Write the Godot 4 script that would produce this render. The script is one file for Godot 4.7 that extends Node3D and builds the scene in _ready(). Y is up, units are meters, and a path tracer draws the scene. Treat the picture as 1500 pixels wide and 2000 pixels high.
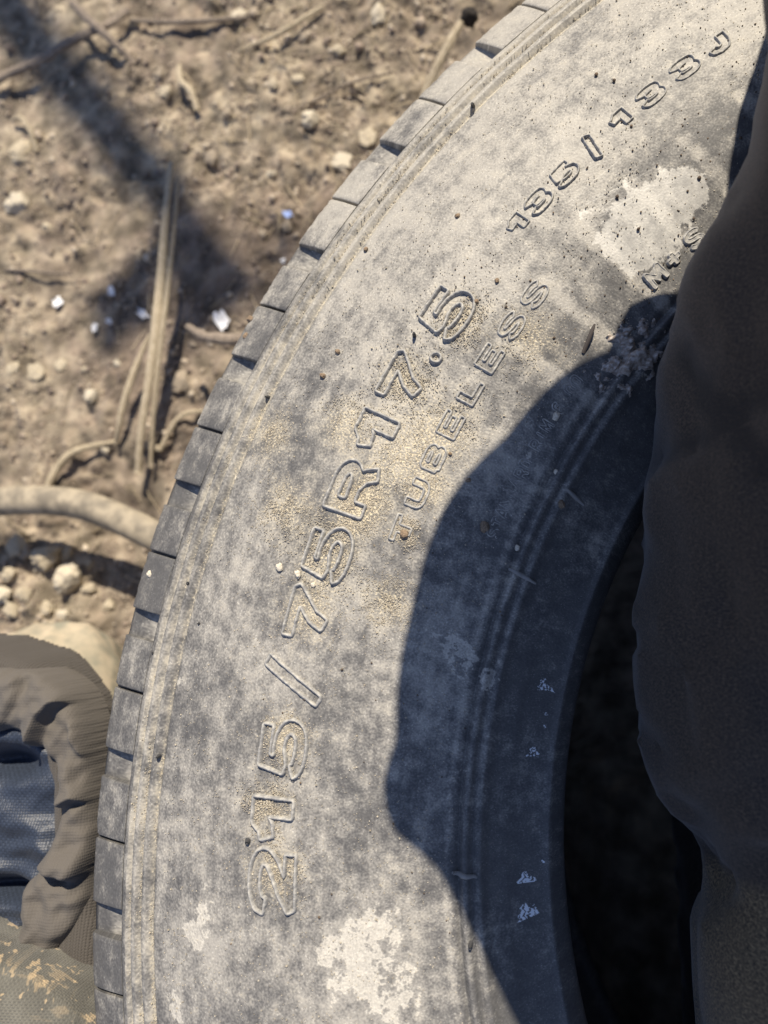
extends Node3D
# A worn truck tyre lying on dry soil, seen from close above. Units are metres; the tyre's axis is the y axis.

const SUN := Vector3(0.1208, 0.788, -0.6037)      # towards the sun
const T0 := 168.0                                  # the sector of the tyre that the photograph shows, in degrees
const T1 := 242.0
const V0 := 0.205
const V1 := 0.381
var rng := RandomNumberGenerator.new()
var rubber: StandardMaterial3D
var ground_low: FastNoiseLite
var ground_mid: FastNoiseLite
var ground_crumb: FastNoiseLite
var ground_fine: FastNoiseLite
# tyre profile, upper side: radius and height in millimetres
const PROFILE := [219.5, 184.0, 221.0, 187.6, 221.8, 189.3, 222.5, 189.9, 223.4, 189.6, 224.5, 189.7, 228.0, 191.6, 232.0, 194.2, 236.0, 197.3, 239.0, 199.8, 240.6, 201.3, 241.6, 203.0, 242.6, 203.7, 243.6, 203.2, 244.4, 202.9, 245.2, 204.6, 246.2, 205.8, 247.2, 205.5, 248.0, 204.0, 248.8, 203.7, 249.6, 204.9, 251.0, 205.6, 253.0, 206.0, 256.0, 207.0, 262.0, 209.3, 270.0, 211.6, 280.0, 213.5, 290.0, 214.6, 300.0, 215.0, 308.0, 214.8, 316.0, 214.1, 324.0, 212.8, 332.0, 210.7, 338.0, 208.6, 341.0, 207.5, 342.2, 207.5, 343.2, 206.9, 344.0, 205.4, 345.0, 205.1, 346.2, 206.7, 347.8, 206.5, 348.6, 204.2, 349.6, 203.8, 350.6, 205.2, 352.2, 204.9, 353.0, 202.7, 353.9, 202.5, 354.7, 203.6, 355.4, 202.8, 356.6, 202.2, 357.2, 201.4]


func _ready() -> void:
	rng.seed = 20240611
	_camera_and_light()
	_noises()
	_ground()
	_make_rubber()
	_tyre()
	_person()
	_garment()
	_dusty_cloth()
	_hose_and_stone()
	_tree()
	_stones()
	_paper()
	_twigs()
	_debris()
	_on_the_tyre()


# ------------------------------------------------------------------ camera, sky, sun
func _camera_and_light() -> void:
	var cam := Camera3D.new()
	cam.name = "camera"
	add_child(cam)
	var a := CameraAttributesPhysical.new()
	a.frustum_focal_length = 18.0
	a.exposure_aperture = 5.6
	a.frustum_focus_distance = 0.243
	a.frustum_near = 0.02
	a.frustum_far = 400.0
	cam.attributes = a
	cam.fov = 67.38
	cam.near = 0.02
	cam.far = 400.0
	cam.transform = Transform3D(Basis(Vector3(0.9802, -0.1979, 0.0), Vector3(0.033, 0.1636, -0.986), Vector3(0.1951, 0.9665, 0.1669)).orthonormalized(), Vector3(-0.2222, 0.4438, -0.0692))
	cam.current = true
	var env := Environment.new()
	var sm := ProceduralSkyMaterial.new()
	sm.sky_top_color = Color(0.40, 0.475, 0.63)
	sm.sky_horizon_color = Color(0.66, 0.70, 0.76)
	sm.sky_curve = 0.12
	sm.ground_bottom_color = Color(0.3, 0.26, 0.2)
	sm.ground_horizon_color = Color(0.5, 0.47, 0.42)
	sm.energy_multiplier = 0.98
	var sky := Sky.new()
	sky.sky_material = sm
	env.background_mode = Environment.BG_SKY
	env.sky = sky
	env.tonemap_mode = Environment.TONE_MAPPER_LINEAR
	env.tonemap_exposure = 1.46
	env.sdfgi_enabled = true
	env.ssao_enabled = true
	env.ssil_enabled = true
	var we := WorldEnvironment.new()
	we.name = "world_environment"
	we.environment = env
	add_child(we)
	var sun := DirectionalLight3D.new()
	sun.name = "sun"
	sun.light_color = Color(1.0, 0.955, 0.88)
	sun.light_energy = 1.5
	sun.light_angular_distance = 0.55
	sun.shadow_enabled = true
	add_child(sun)
	sun.look_at_from_position(SUN * 10.0, Vector3.ZERO, Vector3.UP)


# ------------------------------------------------------------------ helpers
func noise(freq: float, octaves: int, kind := FastNoiseLite.TYPE_SIMPLEX_SMOOTH, s := 1, gain := 0.5) -> FastNoiseLite:
	var n := FastNoiseLite.new()
	n.noise_type = kind
	n.frequency = freq
	n.seed = s
	n.fractal_type = FastNoiseLite.FRACTAL_FBM if octaves > 1 else FastNoiseLite.FRACTAL_NONE
	n.fractal_octaves = octaves
	n.fractal_gain = gain
	return n


func srgb(r: float, g: float, b: float) -> Color:
	return Color(r, g, b).linear_to_srgb()


func plain(c: Color, rough := 0.85) -> StandardMaterial3D:
	var m := StandardMaterial3D.new()
	m.albedo_color = c
	m.roughness = rough
	return m


func vertex_mat(rough := 0.9) -> StandardMaterial3D:
	var m := StandardMaterial3D.new()
	m.vertex_color_use_as_albedo = true
	m.roughness = rough
	return m


func tag(o: Node, label := "", category := "", group := "", kind := "") -> Node:
	if label:
		o.set_meta("label", label)
	if category:
		o.set_meta("category", category)
	if group:
		o.set_meta("group", group)
	if kind:
		o.set_meta("kind", kind)
	return o


func thing(called: String, label: String, category: String, at := Vector3.ZERO, group := "") -> Node3D:
	var o := Node3D.new()
	o.name = numbered(called)
	o.position = at
	add_child(o, true)
	tag(o, label, category, group)
	return o


var used := {}
func numbered(called: String, under := "") -> String:
	var k := under + "/" + called
	used[k] = used.get(k, -1) + 1
	return called if used[k] == 0 else "%s_%03d" % [called, used[k]]


func put(called: String, mesh: Mesh, m: Material, parent: Node = null) -> MeshInstance3D:
	var o := MeshInstance3D.new()
	var p: Node = parent if parent else self
	o.name = numbered(called, "" if p == self else str(p.get_path()))
	o.mesh = mesh
	o.material_override = m
	p.add_child(o, true)
	return o


# mesh from positions, indices (clockwise), optional uv and colours; smooth normals
func build(v: PackedVector3Array, idx: PackedInt32Array, uv := PackedVector2Array(), col := PackedColorArray(), smooth := true) -> ArrayMesh:
	var nr := PackedVector3Array()
	nr.resize(v.size())
	if not smooth:
		var fv := PackedVector3Array()
		var fn := PackedVector3Array()
		var fu := PackedVector2Array()
		var fc := PackedColorArray()
		var fi := PackedInt32Array()
		for i in range(0, idx.size(), 3):
			var n := (v[idx[i + 2]] - v[idx[i]]).cross(v[idx[i + 1]] - v[idx[i]]).normalized()
			for k in 3:
				fv.append(v[idx[i + k]])
				fn.append(n)
				if uv.size():
					fu.append(uv[idx[i + k]])
				if col.size():
					fc.append(col[idx[i + k]])
				fi.append(i + k)
		return pack(fv, fn, fi, fu, fc)
	for i in range(0, idx.size(), 3):
		var a := idx[i]
		var b := idx[i + 1]
		var c := idx[i + 2]
		var n := (v[c] - v[a]).cross(v[b] - v[a])
		nr[a] += n
		nr[b] += n
		nr[c] += n
	for i in nr.size():
		nr[i] = nr[i].normalized() if nr[i].length_squared() > 0.0 else Vector3.UP
	return pack(v, nr, idx, uv, col)


func pack(v: PackedVector3Array, nr: PackedVector3Array, idx: PackedInt32Array, uv: PackedVector2Array, col: PackedColorArray) -> ArrayMesh:
	var arr := []
	arr.resize(Mesh.ARRAY_MAX)
	arr[Mesh.ARRAY_VERTEX] = v
	arr[Mesh.ARRAY_NORMAL] = nr
	arr[Mesh.ARRAY_INDEX] = idx
	if uv.size():
		arr[Mesh.ARRAY_TEX_UV] = uv
	if col.size():
		arr[Mesh.ARRAY_COLOR] = col
	var m := ArrayMesh.new()
	m.add_surface_from_arrays(Mesh.PRIMITIVE_TRIANGLES, arr)
	return m


# indices of a grid of nu columns by nv rows (vertex = row * nu + column)
func grid_index(nu: int, nv: int, flip := false) -> PackedInt32Array:
	var idx := PackedInt32Array()
	for j in nv - 1:
		for i in nu - 1:
			var a := j * nu + i
			if flip:
				idx.append_array([a, a + nu, a + 1, a + 1, a + nu, a + nu + 1])
			else:
				idx.append_array([a, a + 1, a + nu, a + 1, a + nu + 1, a + nu])
	return idx


# a tube along points with one radius per point; flat squeezes it, wob roughens it
func tube(pts: PackedVector3Array, rad: PackedFloat32Array, sides := 8, flat := 1.0, wob := 0.0, seed_ := 1) -> ArrayMesh:
	var v := PackedVector3Array()
	var uv := PackedVector2Array()
	var idx := PackedInt32Array()
	var nz := noise(180.0, 2, FastNoiseLite.TYPE_SIMPLEX_SMOOTH, seed_)
	var along := 0.0
	var n := pts.size()
	for i in n:
		var d := (pts[mini(i + 1, n - 1)] - pts[maxi(i - 1, 0)]).normalized()
		var side := d.cross(Vector3.UP)
		side = side.normalized() if side.length() > 0.05 else Vector3.RIGHT
		var up := side.cross(d)
		if i:
			along += pts[i].distance_to(pts[i - 1])
		for k in sides + 1:
			var a := TAU * k / sides
			var p := pts[i] + (side * cos(a) + up * sin(a) * flat) * rad[i]
			var w := 1.0 + wob * nz.get_noise_3d(p.x, p.y, p.z) if k < sides else 1.0 + wob * nz.get_noise_3d(v[i * (sides + 1)].x, p.y, p.z)
			v.append(pts[i] + (p - pts[i]) * w if k < sides else v[i * (sides + 1)])
			uv.append(Vector2(along * 20.0, float(k) / sides))
	idx = grid_index(sides + 1, n, true)
	for e in [0, n - 1]:
		var c := v.size()
		v.append(pts[e])
		uv.append(Vector2.ZERO)
		for k in sides:
			var q: int = e * (sides + 1) + k
			if e:
				idx.append_array([c, q, q + 1])
			else:
				idx.append_array([c, q + 1, q])
	return build(v, idx, uv)


# smooth curve through flat x, z pairs (millimetres) at height y
func curve(xz: Array, ys: Array, step := 0.003) -> PackedVector3Array:
	var ctl := PackedVector3Array()
	var n := xz.size() / 2
	for i in n:
		var f := float(i) / maxf(n - 1, 1) * (ys.size() - 1)
		var k := mini(int(f), ys.size() - 1)
		var y: float = lerpf(ys[k], ys[mini(k + 1, ys.size() - 1)], f - k)
		ctl.append(Vector3(xz[i * 2] * 0.001, y * 0.001, xz[i * 2 + 1] * 0.001))
	var out := PackedVector3Array()
	for i in n - 1:
		var m := maxi(1, int(ctl[i].distance_to(ctl[i + 1]) / step))
		for k in m:
			out.append(ctl[i].cubic_interpolate(ctl[i + 1], ctl[maxi(i - 1, 0)], ctl[mini(i + 2, n - 1)], float(k) / m))
	out.append(ctl[n - 1])
	return out


func taper(n: int, a: float, b: float, c := -1.0) -> PackedFloat32Array:
	var r := PackedFloat32Array()
	for i in n:
		var t := float(i) / maxf(n - 1, 1)
		r.append(lerpf(a, b, t) if c < 0.0 else (lerpf(a, b, t * 2.0) if t < 0.5 else lerpf(b, c, t * 2.0 - 1.0)))
	return r


# an irregular stone: a cube sphere pushed about by noise and cut by a few planes
func stone_mesh(seed_: int, n := 7, rough := 0.28, cuts := 5) -> ArrayMesh:
	var nz := noise(1.1, 3, FastNoiseLite.TYPE_SIMPLEX_SMOOTH, seed_)
	var r2 := RandomNumberGenerator.new()
	r2.seed = seed_ * 77 + 5
	var planes := []
	for i in cuts:
		planes.append([Vector3(r2.randfn(), r2.randfn(), r2.randfn()).normalized(), r2.randf_range(0.55, 0.85)])
	var v := PackedVector3Array()
	var idx := PackedInt32Array()
	for f in 6:
		var ax: Vector3 = [Vector3.RIGHT, Vector3.LEFT, Vector3.UP, Vector3.DOWN, Vector3.BACK, Vector3.FORWARD][f]
		var u: Vector3 = Vector3(ax.y, ax.z, ax.x)
		var w := ax.cross(u)
		var base := v.size()
		for j in n:
			for i in n:
				var p := (ax + u * (2.0 * i / (n - 1) - 1.0) + w * (2.0 * j / (n - 1) - 1.0)).normalized()
				var q := p * (1.0 + rough * nz.get_noise_3d(p.x * 1.3, p.y * 1.3, p.z * 1.3) + rough * 0.3 * nz.get_noise_3d(p.x * 5.0 + 9.0, p.y * 5.0, p.z * 5.0))
				for pl in planes:
					var d: float = q.dot(pl[0]) - pl[1]
					if d > 0.0:
						q -= pl[0] * d * 0.85
				v.append(q)
		for j in n - 1:
			for i in n - 1:
				var a := base + j * n + i
				idx.append_array([a, a + n, a + 1, a + 1, a + n, a + n + 1])
	var st := SurfaceTool.new()
	st.begin(Mesh.PRIMITIVE_TRIANGLES)
	for k in idx:
		st.set_smooth_group(0)
		st.add_vertex(v[k])
	st.generate_normals()
	st.index()
	return st.commit()


func multi(called: String, mesh: Mesh, m: Material, where: Array, cols: Array, parent: Node = null) -> MultiMeshInstance3D:
	var mm := MultiMesh.new()
	mm.transform_format = MultiMesh.TRANSFORM_3D
	mm.use_colors = true
	mm.mesh = mesh
	mm.instance_count = where.size()
	for i in where.size():
		mm.set_instance_transform(i, where[i])
		mm.set_instance_color(i, cols[i])
	var o := MultiMeshInstance3D.new()
	o.name = numbered(called)
	o.multimesh = mm
	o.material_override = m
	(parent if parent else self).add_child(o, true)
	return o


func spin() -> Basis:
	return Basis(Vector3(rng.randfn(), rng.randfn(), rng.randfn() + 0.001).normalized(), rng.randf() * TAU)


# ------------------------------------------------------------------ ground
func _noises() -> void:
	ground_low = noise(7.0, 3, FastNoiseLite.TYPE_SIMPLEX_SMOOTH, 11)
	ground_mid = noise(42.0, 4, FastNoiseLite.TYPE_SIMPLEX_SMOOTH, 12)
	ground_crumb = noise(85.0, 2, FastNoiseLite.TYPE_CELLULAR, 13)
	ground_crumb.cellular_return_type = FastNoiseLite.RETURN_DISTANCE
	ground_fine = noise(330.0, 3, FastNoiseLite.TYPE_SIMPLEX_SMOOTH, 14)


func ground_y(x: float, z: float) -> float:
	var near := clampf(3.0 - Vector2(x + 0.3, z + 0.2).length() * 1.6, 0.0, 1.0)
	var y := 0.008 * ground_low.get_noise_2d(x, z)
	if near > 0.0:
		var rough := 0.32 + 1.1 * clampf(ground_low.get_noise_2d(x * 1.7 + 5.0, z * 1.7) + 0.35 + (0.35 if z > -0.16 or (x > -0.42 and z < -0.35) else 0.0), 0.0, 1.0)
		y += near * rough * (0.0055 * ground_mid.get_noise_2d(x, z) + 0.0034 * (-0.5 - ground_crumb.get_noise_2d(x, z)) + 0.0013 * ground_fine.get_noise_2d(x, z))
		# hollow under the hose and the hole at the foot of the dry stalks
		y -= near * 0.012 * exp(-(Vector2(x + 0.49, z + 0.135)).length_squared() / 0.0012)
		y -= near * 0.02 * exp(-(Vector2(x + 0.428, z + 0.178)).length_squared() / 0.00012)
		y -= near * 0.012 * exp(-(Vector2(x + 0.432, z + 0.385)).length_squared() / 0.00009)
	return y + 0.004


func spread(lo: float, hi: float, step: float, far: float) -> PackedFloat32Array:
	var a := PackedFloat32Array()
	var left := []
	var d := step
	var x := lo
	while x > -far:
		d *= 1.35
		x -= d
		left.append(x)
	left.reverse()
	a.append_array(PackedFloat32Array(left))
	x = lo
	while x < hi:
		a.append(x)
		x += step
	d = step
	while x < far:
		a.append(x)
		d *= 1.35
		x += d
	return a


func _ground() -> void:
	var xs := spread(-0.66, -0.2, 0.0017, 120.0)
	var zs := spread(-0.6, 0.0, 0.0017, 120.0)
	var v := PackedVector3Array()
	var uv := PackedVector2Array()
	var col := PackedColorArray()
	var patch := noise(9.0, 3, FastNoiseLite.TYPE_SIMPLEX_SMOOTH, 21)
	var speck := noise(60.0, 3, FastNoiseLite.TYPE_SIMPLEX_SMOOTH, 22)
	var tan_ := Color(0.45, 0.385, 0.292)
	var brown := Color(0.27, 0.215, 0.17)
	for z in zs:
		for x in xs:
			v.append(Vector3(x, ground_y(x, z), z))
			uv.append(Vector2(x, z) * 2.2)
			var damp := exp(-Vector2((x + 0.47) / 1.3, z + 0.25).length_squared() / 0.006) + 0.6 * exp(-Vector2(x + 0.40, z + 0.30).length_squared() / 0.003)
			var t := clampf(0.36 + 0.7 * patch.get_noise_2d(x, z) + 0.55 * speck.get_noise_2d(x, z) + 0.65 * damp, 0.0, 1.0)
			col.append(tan_.lerp(brown, t))
	var m := vertex_mat(0.95)
	m.albedo_texture = _soil_texture()
	m.heightmap_enabled = true
	m.heightmap_scale = 0.06
	m.heightmap_texture = _soil_relief()
	var g := put("ground", build(v, grid_index(xs.size(), zs.size()), uv, col), m)
	tag(g, "dry brown and tan crumbly soil around and under the tyre", "ground", "", "structure")


func _soil_texture() -> Texture2D:
	var n := noise(0.02, 6, FastNoiseLite.TYPE_SIMPLEX_SMOOTH, 31)
	var im := n.get_seamless_image(1024, 1024)
	var t := Image.create(1024, 1024, false, Image.FORMAT_RGB8)
	var d := im.get_data()
	var o := PackedByteArray()
	o.resize(1024 * 1024 * 3)
	for i in d.size():
		var k := clampi(int(205 + (d[i] - 128) * 0.62), 0, 255)
		o[i * 3] = k
		o[i * 3 + 1] = clampi(k - 2, 0, 255)
		o[i * 3 + 2] = clampi(k - 6, 0, 255)
	t.set_data(1024, 1024, false, Image.FORMAT_RGB8, o)
	return ImageTexture.create_from_image(t)


func _soil_relief() -> Texture2D:
	var n := noise(0.06, 5, FastNoiseLite.TYPE_SIMPLEX_SMOOTH, 33)
	return ImageTexture.create_from_image(n.get_seamless_image(1024, 1024))


# ------------------------------------------------------------------ rubber: what lies on it (dust, sand, lime), in the tyre's own polar map
const LIME := [[270.1, 227.3, 13.0], [269.7, 230.4, 7.0], [270.1, 225.0, 8.0], [277.3, 175.4, 14.0], [265.5, 173.1, 13.0], [272.0, 178.0, 8.0], [285.7, 176.3, 4.0], [323.9, 178.2, 10.0], [329.4, 176.6, 5.0], [251.6, 194.6, 8.0], [260.3, 195.6, 5.0], [244.2, 193.6, 5.0], [245.2, 219.4, 5.0], [242.9, 217.3, 3.5], [347.4, 195.9, 3.2], [344.7, 193.7, 3.0], [344.7, 192.0, 2.6], [343.7, 189.5, 3.2], [342.2, 187.6, 2.8], [366.4, 194.7, 2.5], [344.8, 194.3, 2.7], [345.0, 198.0, 2.5], [344.0, 201.0, 2.0], [336.0, 173.0, 7.0], [258.0, 209.5, 4.0], [250.0, 187.0, 4.0]]
const SAND := [[283.1, 208.3, 12.0], [291.6, 205.3, 12.0], [301.5, 198.3, 10.0], [302.6, 194.9, 9.0], [301.1, 187.8, 7.0], [296.3, 214.7, 8.0], [275.1, 216.3, 10.0], [279.2, 204.3, 6.0], [298.4, 202.1, 8.0], [320.6, 200.4, 10.0], [302.3, 210.0, 8.0], [281.6, 201.3, 4.0], [300.6, 180.6, 7.0], [305.0, 183.8, 6.0], [279.2, 196.8, 8.0], [337.0, 204.0, 8.0], [297.2, 201.5, 8.0], [313.0, 206.0, 9.0]]


func bumps_at(list: Array, r: float, t: float) -> float:
	var s := 0.0
	for p in list:
		var dr: float = (r - p[0]) / p[2]
		var ds: float = (t - p[1]) * 0.01745 * 300.0 / p[2]
		var q := dr * dr + ds * ds
		if q < 6.0:
			s += exp(-q)
	return s


func _make_rubber() -> void:
	var w := 1792
	var h := 832
	# coarse masks, enlarged afterwards: r = dust bias, g = sand, b = lime
	var cw := 224
	var ch := 104
	var coarse := Image.create(cw, ch, false, Image.FORMAT_RGB8)
	for j in ch:
		var r := (V0 + (V1 - V0) * j / (ch - 1)) * 1000.0
		for i in cw:
			var t := T0 + (T1 - T0) * i / (cw - 1)
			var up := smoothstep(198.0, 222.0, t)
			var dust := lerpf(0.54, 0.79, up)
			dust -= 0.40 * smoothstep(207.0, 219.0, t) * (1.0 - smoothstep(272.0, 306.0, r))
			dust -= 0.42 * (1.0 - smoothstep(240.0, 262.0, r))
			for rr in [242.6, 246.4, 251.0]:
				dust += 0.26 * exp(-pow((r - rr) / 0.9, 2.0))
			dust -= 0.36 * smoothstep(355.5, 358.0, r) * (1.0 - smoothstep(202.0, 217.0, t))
			dust += 0.22 * exp(-Vector2((r - 275.0) / 22.0, (t - 174.0) / 6.0).length_squared()) + 0.2 * exp(-Vector2((r - 325.0) / 14.0, (t - 177.5) / 3.5).length_squared())
			dust += 0.06 * smoothstep(338.0, 345.0, r)
			if r > 246.0 and r < 284.0 and t > 213.0:   # worn radial bars under the wording
				var f := fposmod((t - 213.0) / 4.3, 1.0)
				dust += 0.42 * smoothstep(0.06, 0.0, absf(f - 0.5) - 0.06)
			var ring := 0.0
			for rr in [344.8, 349.4, 353.6]:
				ring = maxf(ring, exp(-pow((r - rr) / 1.1, 2.0)))
			var sand := bumps_at(SAND, r, t) * 0.6 + ring * (0.45 if r < 352.0 else 0.3)
			coarse.set_pixel(i, j, Color(clampf(dust, 0.0, 1.0), clampf(sand, 0.0, 1.0), clampf(bumps_at(LIME, r, t) * 0.75, 0.0, 1.0)))
	coarse.resize(w, h, Image.INTERPOLATE_CUBIC)
	var cd := coarse.get_data()
	var bn := noise(0.0045, 7, FastNoiseLite.TYPE_SIMPLEX_SMOOTH, 41, 0.62)
	bn.domain_warp_enabled = true
	bn.domain_warp_amplitude = 60.0
	bn.domain_warp_frequency = 0.006
	var broad := bn.get_image(w, h, false, false, false).get_data()
	var mott := noise(0.024, 5, FastNoiseLite.TYPE_SIMPLEX_SMOOTH, 42, 0.72).get_image(w, h, false, false, false).get_data()
	var flake := noise(0.4, 1, FastNoiseLite.TYPE_SIMPLEX_SMOOTH, 47).get_image(w, h, false, false, false).get_data()
	var grain := noise(0.22, 2, FastNoiseLite.TYPE_SIMPLEX_SMOOTH, 43).get_image(w, h, false, false, false).get_data()
	var crust_n := noise(0.045, 4, FastNoiseLite.TYPE_CELLULAR, 44)
	crust_n.cellular_return_type = FastNoiseLite.RETURN_DISTANCE2_SUB
	crust_n.domain_warp_enabled = true
	crust_n.domain_warp_amplitude = 18.0
	var crust := crust_n.get_image(w, h, false, false, false).get_data()
	var si := noise(0.05, 4, FastNoiseLite.TYPE_SIMPLEX_SMOOTH, 45).get_image(w / 8, h, false, false, false)
	si.resize(w, h, Image.INTERPOLATE_CUBIC)
	var streak := si.get_data()
	var wi := noise(0.035, 4, FastNoiseLite.TYPE_SIMPLEX_SMOOTH, 46).get_image(w, h / 6, false, false, false)
	wi.resize(w, h, Image.INTERPOLATE_CUBIC)
	var wipe := wi.get_data()
	var out := PackedByteArray()
	out.resize(w * h * 3)
	var rel := PackedByteArray()
	rel.resize(w * h)
	for i in w * h:
		var n1 := broad[i] * 0.00392 - 0.5
		var n2 := mott[i] * 0.00392 - 0.5
		var n3 := grain[i] * 0.00392
		var st := (streak[i] * 0.00392 - 0.5) * 0.6 + (wipe[i] * 0.00392 - 0.5) * 0.28
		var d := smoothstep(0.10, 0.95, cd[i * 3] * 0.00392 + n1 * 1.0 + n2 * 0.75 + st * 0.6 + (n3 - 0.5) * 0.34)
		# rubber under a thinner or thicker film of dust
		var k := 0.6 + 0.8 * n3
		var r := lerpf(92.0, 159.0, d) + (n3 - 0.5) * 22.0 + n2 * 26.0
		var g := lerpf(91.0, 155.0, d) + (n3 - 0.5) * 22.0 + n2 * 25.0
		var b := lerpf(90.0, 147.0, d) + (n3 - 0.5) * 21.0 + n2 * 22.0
		var hh := 96.0 + d * 26.0 + (n3 - 0.5) * 30.0 * (0.3 + d)
		if flake[i] > 226 and n2 > -0.1:      # tiny pale flecks
			r += 46.0
			g += 46.0
			b += 44.0
			hh += 20.0
		var s := cd[i * 3 + 1] * 0.00392
		var film := clampf(s * 1.3 + n2 * 1.1 - 0.12, 0.0, 1.0)
		film *= 0.35 + 0.6 * smoothstep(0.3, 0.7, n3)
		r = lerpf(r, 182.0, film)
		g = lerpf(g, 172.0, film)
		b = lerpf(b, 150.0, film)
		if n3 > 1.02 - 0.62 * s - d * 0.12:
			var f := clampf((n3 - (1.0 - 0.62 * s)) * 9.0 + 0.45, 0.0, 1.0)
			r = lerpf(r, 196.0, f)
			g = lerpf(g, 184.0, f)
			b = lerpf(b, 157.0, f)
			hh += 45.0 * f
		var l := cd[i * 3 + 2] * 0.00392
		if l > 0.02 and i % w > w * 7 / 10 and i / w > h / 4:      # a thin washed-out film with a sharp edge
			var fe := smoothstep(0.30, 0.34, l + n1 * 0.7 + n2 * 0.5) * (0.62 + 0.5 * n2)
			r = lerpf(r, 205.0, fe)
			g = lerpf(g, 202.0, fe)
			b = lerpf(b, 194.0, fe)
			hh += 6.0 * fe
		elif l > 0.02:
			var e := l * 0.85 + n2 * 1.7 + n1 * 0.9 + (crust[i] * 0.00392 - 0.5) * 0.9 - 0.05
			var f := smoothstep(0.34, 0.85, e)
			var rim := smoothstep(0.3, 0.4, e) * (1.0 - smoothstep(0.42, 0.62, e))
			var lk := f * (0.25 + 0.7 * crust[i] * 0.00392 + 0.25 * n3)
			r = lerpf(r, 214.0 + 14.0 * n3, clampf(lk + rim * 0.5, 0.0, 1.0))
			g = lerpf(g, 208.0 + 14.0 * n3, clampf(lk + rim * 0.5, 0.0, 1.0))
			b = lerpf(b, 194.0 + 14.0 * n3, clampf(lk + rim * 0.5, 0.0, 1.0))
			hh += f * (26.0 + crust[i] * 0.2 * k) + rim * 25.0
		out[i * 3] = clampi(int(r), 0, 255)
		out[i * 3 + 1] = clampi(int(g), 0, 255)
		out[i * 3 + 2] = clampi(int(b), 0, 255)
		rel[i] = clampi(int(hh), 0, 255)
	var im := Image.create_from_data(w, h, false, Image.FORMAT_RGB8, out)
	_scratches(im, w, h)
	_paint_flecks(im, w, h)
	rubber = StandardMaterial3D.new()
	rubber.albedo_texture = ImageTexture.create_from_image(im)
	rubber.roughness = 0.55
	rubber.metallic_specular = 0.4
	rubber.texture_repeat = false
	rubber.heightmap_enabled = true
	rubber.heightmap_scale = 0.06
	rubber.heightmap_texture = ImageTexture.create_from_image(Image.create_from_data(w, h, false, Image.FORMAT_L8, rel))


func _texel(r: float, t: float, w: int, h: int) -> Vector2:
	return Vector2((t - T0) / (T1 - T0) * w, (r * 0.001 - V0) / (V1 - V0) * h)


func _scratches(im: Image, w: int, h: int) -> void:
	var r2 := RandomNumberGenerator.new()
	r2.seed = 8
	for k in 150:
		var near := k < 14
		var a := _texel(r2.randf_range(284.0, 300.0) if near else r2.randf_range(226.0, 340.0), r2.randf_range(223.0, 226.0) if near else r2.randf_range(T0, T1), w, h)
		var dir := Vector2(1.0, r2.randf_range(-0.5, -0.15)).normalized() if near else Vector2.from_angle(r2.randfn() * 0.5)
		var n := r2.randi_range(60, 190) if near else r2.randi_range(20, 110)
		var bend := r2.randf_range(-0.002, 0.002)
		for i in n:
			a += dir
			dir = dir.rotated(bend)
			var x := int(a.x)
			var y := int(a.y)
			if x > 0 and y > 0 and x < w - 1 and y < h - 1:
				var f := sin(PI * i / n) * (0.42 if near else (0.08 + 0.2 * float(k % 7 == 0)))
				im.set_pixel(x, y, im.get_pixel(x, y).lerp(Color(0.8, 0.79, 0.76) if near or k % 3 else Color(0.22, 0.22, 0.22), f))


# flaked white paint marks on the bead
func _paint_flecks(im: Image, w: int, h: int) -> void:
	var nz := noise(0.16, 3, FastNoiseLite.TYPE_SIMPLEX_SMOOTH, 5)
	for p in [[228.6, 194.2, 2.6, 0.35], [225.8, 193.9, 1.4, 0.2], [228.2, 189.0, 2.2, 0.45], [228.9, 179.75, 2.3, 0.55], [226.4, 179.6, 1.1, 0.2], [229.2, 177.4, 2.9, 0.6], [226.9, 177.6, 1.0, 0.25], [223.9, 180.8, 0.8, 0.3], [226.0, 191.0, 0.6, 0.3], [226.2, 192.0, 0.7, 0.3]]:
		var c := _texel(p[0], p[1], w, h)
		var s: float = p[2] / 0.21
		for y in range(int(c.y - s * 1.3), int(c.y + s * 1.3)):
			for x in range(int(c.x - s * 1.3), int(c.x + s * 1.3)):
				if x < 1 or y < 1 or x >= w - 1 or y >= h - 1:
					continue
				var q := (Vector2(x - c.x, y - c.y) / s).rotated(sin(p[1] * 37.0) * 0.35) + Vector2(0.0, 0.12 * sin(x * 0.5 + p[1]))
				# a triangle with torn edges, its point towards the wording
				if q.x > -0.95 and absf(q.y - 0.1) < 0.15 + p[3] * (0.9 - q.x) and q.x < 0.9 and nz.get_noise_2d(x, y) > -0.12 - 0.15 * sin(p[0] * 5.0) and absf(q.y + 0.25 * q.x - 0.3) > 0.06:
					im.set_pixel(x, y, Color(0.86, 0.88, 0.9))


# ------------------------------------------------------------------ tyre
func prof(r: float) -> float:
	var q := r * 1000.0
	for i in range(2, PROFILE.size(), 2):
		if q <= PROFILE[i]:
			var f: float = (q - PROFILE[i - 2]) / (PROFILE[i] - PROFILE[i - 2])
			return lerpf(PROFILE[i - 1], PROFILE[i + 1], clampf(f, 0.0, 1.0)) * 0.001
	return PROFILE[PROFILE.size() - 1] * 0.001


func pol(r: float, deg: float, y: float) -> Vector3:
	return Vector3(r * cos(deg_to_rad(deg)), y, r * sin(deg_to_rad(deg)))


# a point on the sidewall, lifted along its normal
func on(r: float, deg: float, lift := 0.0) -> Vector3:
	var s := (prof(r + 0.002) - prof(r - 0.002)) / 0.004
	var n := Vector2(-s, 1.0).normalized()
	return pol(r + n.x * lift, deg, prof(r) + n.y * lift)


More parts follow.
